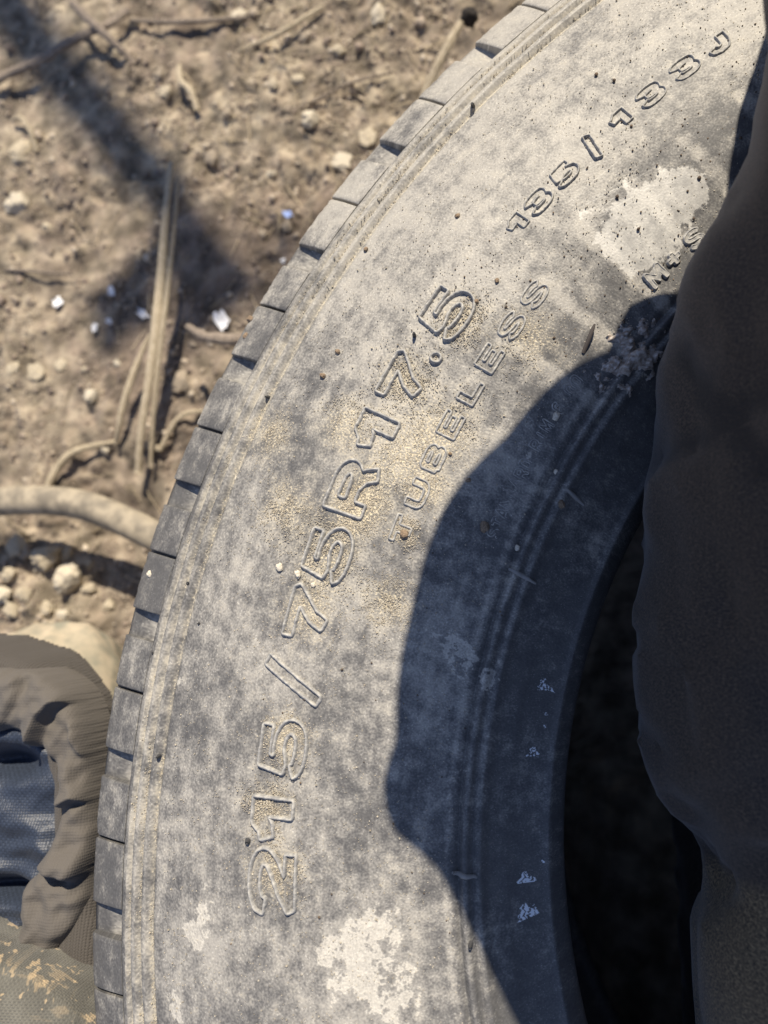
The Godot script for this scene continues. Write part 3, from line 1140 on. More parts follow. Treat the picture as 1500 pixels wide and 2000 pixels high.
func _cloth_dust() -> Texture2D:
	var im := noise(0.03, 5, FastNoiseLite.TYPE_SIMPLEX_SMOOTH, 91).get_seamless_image(512, 512)
	var sp := noise(0.35, 1, FastNoiseLite.TYPE_SIMPLEX_SMOOTH, 92).get_seamless_image(512, 512)
	var d := im.get_data()
	var e := sp.get_data()
	var o := PackedByteArray()
	o.resize(512 * 512 * 3)
	for i in d.size():
		var k := 140.0 + (d[i] - 128) * 1.0 + (115.0 if e[i] > 240 else 0.0)
		o[i * 3] = clampi(int(k + 6), 0, 255)
		o[i * 3 + 1] = clampi(int(k), 0, 255)
		o[i * 3 + 2] = clampi(int(k - 5), 0, 255)
	return ImageTexture.create_from_image(Image.create_from_data(512, 512, false, Image.FORMAT_RGB8, o))


# relief of a plain weave (3: fine twill, 2: knit ribs, 1: open basket)
func _weave(kind: int) -> Texture2D:
	var n := 256
	var im := Image.create(n, n, false, Image.FORMAT_L8)
	for y in n:
		for x in n:
			var a := x * 16.0 / n
			var b := y * 16.0 / n
			var hgt := 0.5
			if kind == 1:
				var over := (int(a) + int(b)) % 2 == 0
				hgt = absf(sin(PI * a)) * (0.45 + 0.5 * absf(sin(PI * b))) if over else absf(sin(PI * b)) * (0.3 + 0.4 * absf(sin(PI * a)))
			elif kind == 2:
				hgt = 0.6 * absf(sin(PI * a)) + 0.35 * absf(sin(PI * (b + 0.5 * sin(PI * a))))
			else:
				hgt = 0.5 + 0.3 * sin(TAU * (a + b)) * absf(sin(PI * (a - b)))
			im.set_pixel(x, y, Color(hgt, hgt, hgt))
	return ImageTexture.create_from_image(im)


# ------------------------------------------------------------------ cloth beside the tyre: folds as ridges along curves
func seg_dist(p: Vector2, line: PackedVector2Array) -> Vector2:      # (distance, how far along 0..1)
	var best := 1e9
	var at := 0.0
	for i in line.size() - 1:
		var ab := line[i + 1] - line[i]
		var t := clampf((p - line[i]).dot(ab) / ab.length_squared(), 0.0, 1.0)
		var d := p.distance_squared_to(line[i] + ab * t)
		if d < best:
			best = d
			at = (i + t) / (line.size() - 1)
	return Vector2(sqrt(best), at)


func flat_line(a: Array) -> PackedVector2Array:
	var c := curve(a, [0], 3.5 * 0.001)
	var o := PackedVector2Array()
	for p in c:
		o.append(Vector2(p.x, p.z))
	return o


# heightfield over a box (mm) at a step, heights from a function; cells wholly on the floor are left out
func field(x0: float, x1: float, z0: float, z1: float, step: float, floor_: float, f: Callable, uvs := 78.0) -> ArrayMesh:
	var nx := int((x1 - x0) / step) + 1
	var nz := int((z1 - z0) / step) + 1
	var v := PackedVector3Array()
	var uv := PackedVector2Array()
	for j in nz:
		for i in nx:
			var x := (x0 + i * step) * 0.001
			var z := (z0 + j * step) * 0.001
			var y: float = f.call(Vector2(x, z))
			v.append(Vector3(x, maxf(y, floor_), z))
			uv.append(Vector2(x, z) * uvs)
	for pass_ in 5:      # soften the steps of the lattice
		var w := v.duplicate()
		for j in range(1, nz - 1):
			for i in range(1, nx - 1):
				var a := j * nx + i
				if v[a].y > floor_:
					w[a].y = (v[a].y * 4.0 + 2.0 * (v[a - 1].y + v[a + 1].y + v[a - nx].y + v[a + nx].y) + v[a - nx - 1].y + v[a - nx + 1].y + v[a + nx - 1].y + v[a + nx + 1].y) / 16.0
		v = w
	var idx := PackedInt32Array()
	for j in nz - 1:
		for i in nx - 1:
			var a := j * nx + i
			if maxf(maxf(v[a].y, v[a + 1].y), maxf(v[a + nx].y, v[a + nx + 1].y)) <= floor_ + 0.0001:
				continue
			idx.append_array([a, a + 1, a + nx, a + 1, a + nx + 1, a + nx])
	return build(v, idx, uv)


func cloth_mat(c: Color, weave: int, depth: float, rough: float, rim := 0.3) -> StandardMaterial3D:
	var m := StandardMaterial3D.new()
	m.albedo_color = c
	m.roughness = rough
	m.heightmap_enabled = true
	m.heightmap_scale = depth
	m.heightmap_texture = _weave(weave)
	m.rim_enabled = true
	m.rim = rim
	m.uv1_triplanar = weave > 0
	m.uv1_world_triplanar = weave > 0
	m.uv1_scale = Vector3.ONE * (78.0 if weave == 3 else 62.0)
	return m


func _garment() -> void:
	var root := thing("crumpled_garment", "crumpled dark blue garment with grey knit trim, against the tread", "garment")
	var wob := noise(70.0, 3, FastNoiseLite.TYPE_SIMPLEX_SMOOTH, 101)
	var fine := noise(260.0, 2, FastNoiseLite.TYPE_SIMPLEX_SMOOTH, 102)
	var gather := noise(130.0, 2, FastNoiseLite.TYPE_SIMPLEX_SMOOTH, 103)
	var band := flat_line([-475, -66, -445, -63, -424, -58, -414, -52, -406, -43, -402, -31, -398, -18, -396, -2, -394, 10, -392, 22, -390, 34, -388, 48, -386, 64])
	var fb := func(p: Vector2) -> float:
		var d := seg_dist(p, band)
		var w := 0.0068 + 0.0035 * smoothstep(0.6, 0.8, d.y) + 0.0012 * wob.get_noise_2d(d.y * 0.12, 0.0)
		var q := d.x / w
		return (0.166 + 0.012 * sqrt(1.0 - q * q) + 0.0007 * wob.get_noise_2d(p.x, p.y)) if q < 1.0 else 0.166 - 0.02 * smoothstep(1.0, 1.35, q) - maxf(0.0, q - 1.35) * 0.5
	put("outer_band", field(-470, -366, -82, 72, 0.7, 0.146, fb), cloth_mat(srgb(0.075, 0.066, 0.057), 2, 0.05, 0.95), root)
	# the gathered trim: a padded strip whose folds lap over each other
	var strip := flat_line([-470, -63, -440, -62, -422, -61, -405, -59, -393, -53, -386, -44, -382, -33, -380, -20, -378, -8, -377, 4, -379, 12, -379, 22, -383, 32, -390, 41, -402, 50])
	var poly := PackedVector2Array(strip)
	poly.append_array(flat_line([-414, 47, -406, 36, -405, 26, -404, 16, -397, 9, -393, 0, -392, -10, -393, -18, -396, -25, -400, -28, -407, -33, -414, -36, -426, -34, -470, -38]))
	var closed := poly.duplicate()
	closed.append(poly[0])
	# where one fold lies over the next: line, lap (mm), reach (mm); the upper fold is on the right of the line's direction
	var laps := []
	for s in [
		[[-412, -60, -409, -51, -412, -43, -419, -33], 2.6, 9.0],
		[[-379, -44, -386, -47, -393, -46, -398, -40, -401, -32, -402, -25], 6.0, 8.0], [[-377, -25, -383, -28, -387, -34, -389, -42], 3.6, 6.0],
		[[-376, -10, -383, -13, -389, -10, -395, -12], 5.0, 4.5], [[-386, -27, -384, -19, -380, -14], 2.2, 5.0],
		[[-374, 10, -382, 14, -390, 13, -398, 11, -406, 15], 6.0, 9.0],
		]:
		laps.append([flat_line(s[0]), s[1] * 0.001, s[2] * 0.001])
	var ft := func(p: Vector2) -> float:
		if not Geometry2D.is_point_in_polygon(p, poly):
			return 0.0
		var d := minf(seg_dist(p, closed).x / 0.0055, 1.0)
		var y := 0.170 + 0.0105 * sqrt(1.0 - (1.0 - d) * (1.0 - d))
		for s in laps:
			var line: PackedVector2Array = s[0]
			var q := seg_dist(p, line)
			if q.x > 0.02:
				continue
			var i := clampi(int(q.y * (line.size() - 1)), 0, line.size() - 2)
			var side := (line[i + 1] - line[i]).normalized().cross(p - line[i])
			var ends := smoothstep(0.0, 0.12, q.y) * smoothstep(1.0, 0.8, q.y)
			if side > 0.0:
				y += s[1] * ends * exp(-pow(q.x / s[2], 2.0)) * smoothstep(-0.0003, 0.0011, q.x)
			else:
				y -= s[1] * 0.55 * ends * exp(-q.x / (s[2] * 0.45))
		return y + 0.0042 * (0.5 - absf(wob.get_noise_2d(p.x * 0.6 + p.y * 0.3, p.y * 0.6))) * 1.2 + 0.0022 * (0.4 - absf(gather.get_noise_2d(p.x * 0.55, p.y * 0.8)))
	var trim := put("knit_trim", field(-468, -370, -70, 56, 0.5, 0.160, ft), cloth_mat(srgb(0.105, 0.093, 0.080), 1, 0.014, 0.92), root)
	trim.position.x = -0.005
	# blue nylon inside the trim
	var rim := flat_line([-480, -42, -424, -38, -408, -38, -396, -30, -389, -18, -388, -6, -393, 8, -399, 18, -404, 31, -420, 40, -480, 42])
	var blue_folds := []
	for s in [[[-480, -33, -420, -32, -408, -34, -400, -28], 6.5, 7], [[-480, -8, -430, -12, -410, -18, -396, -18], 10.0, 3], [[-480, 8, -425, 7, -408, 6, -396, 6], 5.0, 4], [[-480, 17, -420, 15, -408, 14, -400, 17], 5.0, 5], [[-430, 27, -412, 27, -404, 26], 5.0, 5], [[-430, -20, -412, -4, -398, 0], 7.0, 3]]:
		blue_folds.append([flat_line(s[0]), s[1] * 0.001, s[2] * 0.001])
	var inside_rim := PackedVector2Array(rim)
	var fl := func(p: Vector2) -> float:
		var y := 0.174
		for s in blue_folds:
			var d := seg_dist(p, s[0])
			var q: float = d.x / s[1]
			if q < 1.0:
				y += s[2] * 0.6 * (0.5 + 0.5 * cos(PI * q))
		y += 0.0075 * (0.3 - absf(wob.get_noise_2d(p.x * 0.25 + p.y * 0.2, p.y * 0.42)))
		y -= 0.012 * exp(-Vector2((p.x + 0.416) / 0.014, (p.y + 0.024) / 0.0045).length_squared())
		y -= 0.012 * exp(-Vector2((p.x + 0.414) / 0.018, (p.y - 0.0215) / 0.003).length_squared())
		if not Geometry2D.is_point_in_polygon(p, inside_rim):
			y -= seg_dist(p, rim).x * 1.6
		return y
	var blue := cloth_mat(srgb(0.050, 0.066, 0.102), 1, 0.014, 0.48, 0.2)
	blue.albedo_texture = _thread_shine()
	put("blue_lining", field(-478, -380, -50, 48, 0.7, 0.155, fl), blue, root).position.x = -0.007


# nylon: dusty threads between dark ones
func _thread_shine() -> Texture2D:
	var n := 256
	var im := Image.create(n, n, false, Image.FORMAT_RGB8)
	var r2 := RandomNumberGenerator.new()
	r2.seed = 3
	var nz := noise(0.03, 3, FastNoiseLite.TYPE_SIMPLEX_SMOOTH, 7)
	for y in n:
		for x in n:
			var a := x * 16.0 / n
			var b := y * 16.0 / n
			var over := (int(a) + int(b)) % 2 == 0
			var k := 0.72 + (0.2 if over else -0.06) * absf(sin(PI * a)) * absf(sin(PI * b)) + 0.1 * nz.get_noise_2d(x, y) + r2.randf_range(-0.05, 0.05)
			im.set_pixel(x, y, Color(k, k, k))
	return ImageTexture.create_from_image(im)


func _dusty_cloth() -> void:
	var edge := flat_line([-480, 14, -440, 24, -415, 31, -396, 36, -384, 41, -372, 48, -359, 57, -345, 72, -338, 95])
	var poly := PackedVector2Array(edge)
	poly.append_array(PackedVector2Array([Vector2(-0.338, 0.2), Vector2(-0.49, 0.2)]))
	var wob := noise(45.0, 3, FastNoiseLite.TYPE_SIMPLEX_SMOOTH, 111)
	var f := func(p: Vector2) -> float:
		var d: float = seg_dist(p, edge).x
		if Geometry2D.is_point_in_polygon(p, poly):
			var q := clampf(d / 0.03, 0.0, 1.0)
			return 0.189 + 0.012 * sqrt(1.0 - (1.0 - q) * (1.0 - q)) + 0.0012 * wob.get_noise_2d(p.x, p.y)
		return 0.0 if d > 0.0008 else 0.18
	var m := cloth_mat(Color(1, 1, 1), 1, 0.035, 0.92)
	# grey woven cloth with dried tan mud spots
	var n := 512
	var im := Image.create(n, n, false, Image.FORMAT_RGB8)
	var spot := noise(0.03, 4, FastNoiseLite.TYPE_SIMPLEX_SMOOTH, 113, 0.6)
	var tone := noise(0.012, 4, FastNoiseLite.TYPE_SIMPLEX_SMOOTH, 114)
	for y in n:
		for x in n:
			var a := x * 160.0 / n
			var b := y * 160.0 / n
			var k := 0.35 + 0.14 * tone.get_noise_2d(x, y) + 0.05 * sin(PI * a * 1.0) * sin(PI * b)
			var c := Color(k * 1.0, k * 0.975, k * 0.89)
			var s := smoothstep(0.30, 0.40, spot.get_noise_2d(x, y))
			im.set_pixel(x, y, c.lerp(Color(0.78, 0.68, 0.53), s * 0.9))
	m.albedo_texture = ImageTexture.create_from_image(im)
	m.uv1_scale = Vector3(8, 8, 8)
	m.heightmap_texture = _weave_big(160)
	var o := put("dusty_cloth", field(-485, -332, 8, 140, 0.9, 0.02, f, 8.0), m)
	tag(o, "dusty grey woven cloth with dried tan mud spots, in front of the blue garment", "cloth")


func _weave_big(threads: int) -> Texture2D:
	var n := 1024
	var one := (_weave(1) as ImageTexture).get_image()
	one.resize(n * 16 / threads, n * 16 / threads, Image.INTERPOLATE_BILINEAR)
	var im := Image.create(n, n, false, Image.FORMAT_L8)
	var s := one.get_width()
	for y in range(0, n, s):
		for x in range(0, n, s):
			im.blit_rect(one, Rect2i(0, 0, s, s), Vector2i(x, y))
	return ImageTexture.create_from_image(im)


# ------------------------------------------------------------------ hose, tan stone, tree
func dusty_mat(a: Color, b: Color, freq: float, scale: float, rough := 0.9, s := 1) -> StandardMaterial3D:
	var n := NoiseTexture2D.new()
	n.width = 256
	n.height = 256
	n.seamless = true
	n.noise = noise(freq, 4, FastNoiseLite.TYPE_SIMPLEX_SMOOTH, s)
	var g := Gradient.new()
	g.set_color(0, a)
	g.set_color(1, b)
	g.set_offset(0, 0.3)
	g.set_offset(1, 0.7)
	n.color_ramp = g
	var m := StandardMaterial3D.new()
	m.albedo_texture = n
	m.roughness = rough
	m.uv1_triplanar = true
	m.uv1_world_triplanar = true
	m.uv1_scale = Vector3.ONE * scale
	return m


func _hose_and_stone() -> void:
	var pts := curve([-700, -98, -640, -124, -570, -147, -549, -152, -521, -153, -490, -150, -463, -141, -436, -128, -416, -116, -395, -98, -380, -80], [34, 36, 40, 42, 42, 42, 42, 41, 40, 36, 34], 0.003)
	var h := put("rubber_hose", tube(pts, taper(pts.size(), 0.0088, 0.0088), 20, 1.0, 0.03, 3), dusty_mat(srgb(0.19, 0.165, 0.125), srgb(0.40, 0.34, 0.25), 0.02, 14.0, 0.8, 121))
	tag(h, "thick dusty tan rubber hose curving over the soil to the tyre", "hose")
	var sp := stone_mesh(900, 24, 0.10, 0)
	var o := put("rounded_stone", sp, dusty_mat(srgb(0.25, 0.235, 0.18), srgb(0.46, 0.385, 0.275), 0.022, 16.0, 0.95, 122))
	o.transform = Transform3D(Basis(Vector3.UP, 0.6).scaled(Vector3(0.063, 0.064, 0.080)), Vector3(-0.482, 0.07, 0.0))
	tag(o, "large smooth tan stone half hidden behind the blue garment", "stone")
	# dark strap in the shade inside the tyre
	var s := curve([-163, -2, -166, -8, -162, -14, -155, -14, -150, -9, -151, -3], [92, 96, 98, 98, 96, 92], 0.002)
	var st := put("dark_strap", tube(s, taper(s.size(), 0.004, 0.0055, 0.004), 10, 0.7), plain(srgb(0.22, 0.20, 0.185), 0.7))
	tag(st, "short dark rubber loop in the shade inside the tyre ring", "rubber strap")


func _tree() -> void:
	var off := SUN * 2.45
	var root := thing("bare_tree", "leafless tree outside the picture whose branch shades the soil", "tree")
	var bark := dusty_mat(srgb(0.12, 0.095, 0.07), srgb(0.2, 0.165, 0.13), 0.05, 6.0, 0.95, 131)
	var main := PackedVector3Array()
	# the branch hangs up-sun of the band of shade it throws on the soil
	for p in [Vector3(-0.92, 0.0, -0.80), Vector3(-0.75, 0.0, -0.66), Vector3(-0.60, 0.0, -0.535), Vector3(-0.565, 0.0, -0.49), Vector3(-0.525, 0.0, -0.44), Vector3(-0.49, 0.0, -0.395), Vector3(-0.455, 0.0, -0.365)]:
		main.append(p + off)
	var trunk := PackedVector3Array([Vector3(-2.3, -0.1, -3.6), Vector3(-2.25, 0.7, -3.5), Vector3(-2.05, 1.3, -3.25), Vector3(-1.5, 1.7, -2.9), main[0]])
	put("trunk", tube(trunk, PackedFloat32Array([0.11, 0.09, 0.075, 0.05, 0.024]), 12, 1.0, 0.1, 4), bark, root)
	put("branch", tube(main, PackedFloat32Array([0.03, 0.026, 0.021, 0.020, 0.019, 0.019, 0.016]), 8, 1.0, 0.1, 5), bark, root)
	for s in [[Vector3(-0.47, 0, -0.375), Vector3(-0.435, 0, -0.335), Vector3(-0.405, 0, -0.305), Vector3(-0.375, 0, -0.27)], [Vector3(-0.47, 0, -0.375), Vector3(-0.46, 0, -0.335), Vector3(-0.478, 0, -0.305), Vector3(-0.50, 0, -0.275)]]:
		var pts := PackedVector3Array()
		for p in s:
			pts.append(p + off)
		put("twig", tube(pts, PackedFloat32Array([0.011, 0.008, 0.007, 0.004]), 6, 1.0, 0.1, 6), bark, root)
	# a tuft of dry leaves at the tip
	var leaf := ArrayMesh.new()
	var v := PackedVector3Array([Vector3(0, 0, 0), Vector3(0.35, 0.06, 0.3), Vector3(0.42, 0.1, 0.65), Vector3(0, 0.02, 1.0), Vector3(-0.42, 0.1, 0.65), Vector3(-0.35, 0.06, 0.3)])
	leaf = build(v, PackedInt32Array([0, 3, 1, 1, 3, 2, 0, 5, 3, 5, 4, 3]))
	var lm := plain(srgb(0.16, 0.11, 0.06), 0.9)
	for i in 26:
		var o := put("leaf", leaf, lm, root)
		var a := rng.randf() * TAU
		var r := sqrt(rng.randf())
		var at := Vector3(-0.437 + 0.062 * r * cos(a) - 0.1 * 0.0, 0, -0.300 + 0.036 * r * sin(a)) + off + Vector3(0, rng.randf_range(-0.03, 0.03), 0)
		o.transform = Transform3D(Basis.from_euler(Vector3(rng.randf_range(-0.5, 0.5), rng.randf() * TAU, rng.randf_range(-0.5, 0.5))).scaled_local(Vector3.ONE * rng.randf_range(0.028, 0.042)), at)


# ------------------------------------------------------------------ loose things on the soil
func _stones() -> void:
	var shapes := []
	for i in 8:
		shapes.append(stone_mesh(300 + i, 13, 0.5, 6))
	var mats := [dusty_mat(srgb(0.33, 0.28, 0.2), srgb(0.5, 0.43, 0.32), 0.06, 40.0, 0.95, 141), dusty_mat(srgb(0.25, 0.205, 0.155), srgb(0.38, 0.32, 0.24), 0.06, 40.0, 0.95, 142), dusty_mat(srgb(0.42, 0.37, 0.28), srgb(0.62, 0.55, 0.43), 0.06, 40.0, 0.95, 143)]
	# x, z, width in mm, material, squash, label
	var list := [
		[-574, -374, 16, 2, 0.8, "pale angular clod at the far left, beside the long dry stalks"], [-578, -416, 18, 0, 0.5, "flat tan clod at the far left below the crossing twigs"],
		[-551, -355, 7, 0, 0.8, "small tan clod under the pale angular clod at far left"], [-494, -507, 8, 0, 0.9, "round tan pebble at the top, right of the crossing twigs"],
		[-472, -462, 11, 1, 0.8, "brown lump casting a long dark shadow among pale roots"], [-507, -485, 3.6, 0, 0.9, "tiny clod beside the brown lump at the top, left one of two"], [-502, -483, 3.6, 0, 0.9, "tiny clod beside the brown lump at the top, right one of two"],
		[-414, -497, 11, 2, 0.7, "whitish clod at the top edge of the soil"], [-358, -405, 11, 2, 0.95, "pale upright pebble with a black shadow, left of the tyre"],
		[-419, -421, 6.8, 1, 0.9, "small round brown pebble standing alone on smooth soil"], [-387, -373, 6.6, 2, 0.8, "small pale pebble above the blue scrap"],
		[-432, -397, 12, 1, 0.45, "flat grey brown clod in the middle of the bare soil"], [-385, -434, 7.4, 0, 0.6, "low tan clod above the slanting thin twig, left of it"], [-369, -439, 8.4, 0, 0.6, "low tan clod just above the slanting thin twig"],
		[-339, -377, 12, 2, 0.45, "long pale flake of earth beside the tread"], [-322, -389, 13, 0, 0.4, "flat tan flake lying close to the tyre shoulder"],
		[-341, -457, 8.4, 0, 0.7, "low tan clod among straw near the top edge of the soil"], [-364, -470, 6.8, 1, 0.8, "small brown clod touching the pale twig near the top"], [-314, -478, 13, 2, 0.6, "pale crumbly clod at the top, near the tall dry stem"],
		[-490, -250, 5.3, 2, 0.7, "small pale pebble left of the dry stalks, above the triangular one"], [-513, -247, 4.7, 0, 0.7, "small tan clod left of the pale triangular pebble"], [-506, -228, 8.3, 2, 0.7, "pale triangular pebble left of the dry stalks"],
		[-534, -253, 8.4, 0, 0.4, "low tan clod right of the flat pale clod at the left edge"], [-549, -247, 13.5, 0, 0.35, "flat pale tan clod at the left edge above the hose"], [-566, -251, 10, 0, 0.4, "flat tan clod cut by the left edge of the picture"],
		[-442, -233, 13, 1, 0.5, "brown clod between the dry stalks and the tread"], [-495, -192, 6, 2, 0.8, "bright little pebble at the end of the curved root"],
		[-529, -123, 16, 0, 0.8, "big tan clod below the hose, left of the brightest one"], [-513, -108, 17.5, 2, 0.9, "brightest round stone below the hose, with a black shadow"],
		[-551, -130, 13, 0, 0.5, "flat clod under the hose at the left edge"], [-545, -125, 7.8, 1, 0.8, "brown clod under the left end of the hose"], [-553, -112, 9.7, 0, 0.7, "tan clod at the left edge, below the hose's shade"], [-528, -89, 9.5, 0, 0.7, "tan clod just above the garment's knit band, leftmost of three"],
		[-540, -99, 9.6, 0, 0.7, "tan clod between the big clod and the left edge"], [-502, -102, 7.9, 0, 0.7, "small tan clod right of the brightest round stone"], [-490, -92, 7.5, 0, 0.7, "small tan clod below the hose, nearest the tread"], [-550, -89, 9.6, 0, 0.7, "tan clod at the left edge just above the garment"], [-515, -86, 7, 2, 0.7, "small pale pebble just above the garment's knit band"],
		[-466, -447, 9, 0, 0.6, "low tan clod right of the knotty pale root"], [-374, -335, 7.8, 1, 0.7, "brown clod beside the blue plastic scrap"], [-392, -332, 6.6, 1, 0.7, "small brown clod in the shade left of the blue scrap"], [-536, -116, 9.0, 0, 0.8, "rounded tan clod leaning on the big tan clod"], [-520, -125, 8.0, 0, 0.7, "small tan clod between the big clod and the hose's shade"], [-505, -118, 6.5, 0, 0.7, "small tan clod at the upper right of the brightest stone"], [-559, -100, 12, 2, 0.6, "pale flattened stone at the left edge below the hose"]]
	var k := 0
	for s in list:
		var called := "stone" if s[3] == 2 else "soil_clod"
		var o := put(called, shapes[k % 8], mats[s[3]])
		var r: float = s[2] * 0.00054
		var y := ground_y(s[0] * 0.001, s[1] * 0.001)
		o.transform = Transform3D(Basis(Vector3.UP, k * 1.7).scaled(Vector3(r, r * s[4], r)), Vector3(s[0] * 0.001, y + r * s[4] * 0.45, s[1] * 0.001))
		if s[5]:
			tag(o, s[5], "stone" if s[3] == 2 else "clod", "stones and clods on the soil")
		else:
			tag(o, "small rough clod lying loose on the dry soil" if s[3] != 2 else "small pale pebble lying loose on the dry soil", "stone" if s[3] == 2 else "clod", "small loose clods on the soil" if s[3] != 2 else "small pale pebbles on the soil")
		k += 1


func _paper() -> void:
	var mat := plain(srgb(0.82, 0.82, 0.83), 0.8)
	var blue := plain(srgb(0.32, 0.42, 0.72), 0.6)
	var k := 0
	for s in [[-417, -273, 17, 8, 0.9, "largest white paper scrap, in the shade beside the tread", "paper"], [-540, -299, 8, 7, 0.2, "bright white scrap lying in the sun at far left", "paper"], [-475, -285, 10, 6, 0.5, "white scrap left of the long dry stalk", "paper"], [-498, -302, 7, 5, 1.0, "white scrap in the shade, uppermost of the left cluster", "paper"], [-499, -281, 4.5, 4, 0.1, "small whitish scrap below the left cluster", "paper"], [-510, -278, 8, 4, 1.3, "narrow whitish scrap leftmost of the shaded cluster", "paper"], [-373, -342, 7.5, 5, 0.3, "blue plastic scrap on the soil near the tread", "plastic"], [-302, -399, 3.5, 3, 0.0, "tiny white scrap touching the tyre shoulder", "paper"], [-377, -311, 3.5, 3, 0.0, "tiny white scrap close to the tread notches", "paper"]]:
		var r2 := RandomNumberGenerator.new()
		r2.seed = 50 + k
		var v := PackedVector3Array()
		var n := 14
		var nz := noise(260.0, 2, FastNoiseLite.TYPE_SIMPLEX_SMOOTH, 150 + k)
		var rings := 4
		v.append(Vector3(0, 0.0015, 0))
		for j in rings:
			for i in n:
				var a := TAU * i / n
				var rr := (j + 1.0) / rings * (1.0 + (0.55 * nz.get_noise_2d(cos(a) * 0.006, sin(a) * 0.006)) + r2.randf_range(-0.14, 0.14))
				var p := Vector3(cos(a) * s[2] * 0.0005 * rr, 0, sin(a) * s[3] * 0.0005 * rr)
				p.y = 0.0018 + 0.0022 * nz.get_noise_2d(p.x + 0.1, p.z)
				v.append(p)
		var idx := PackedInt32Array()
		for i in n:
			idx.append_array([0, 1 + i, 1 + (i + 1) % n])
			for j in rings - 1:
				var a := 1 + j * n + i
				var b := 1 + j * n + (i + 1) % n
				idx.append_array([a, a + n, b, b, a + n, b + n])
		var o := put("plastic_scrap" if s[6] == "plastic" else "paper_scrap", build(v, idx), blue if s[6] == "plastic" else mat)
		o.position = Vector3(s[0] * 0.001, ground_y(s[0] * 0.001, s[1] * 0.001) + 0.0015, s[1] * 0.001)
		o.rotation = Vector3(r2.randf_range(-0.15, 0.2), -s[4] - 0.3, r2.randf_range(-0.15, 0.15))
		tag(o, s[5], s[6] + " scrap", "white scraps on the soil" if s[6] == "paper" else "")
		k += 1


func _fibre(a: Color, b: Color, s: int) -> StandardMaterial3D:
	var m := dusty_mat(a, b, 0.05, 1.0, 0.88, s)
	m.uv1_triplanar = false
	m.uv1_world_triplanar = false
	m.uv1_scale = Vector3(0.8, 4.0, 1.0)
	m.heightmap_enabled = true
	m.heightmap_scale = 0.08
	m.heightmap_texture = m.albedo_texture
	return m


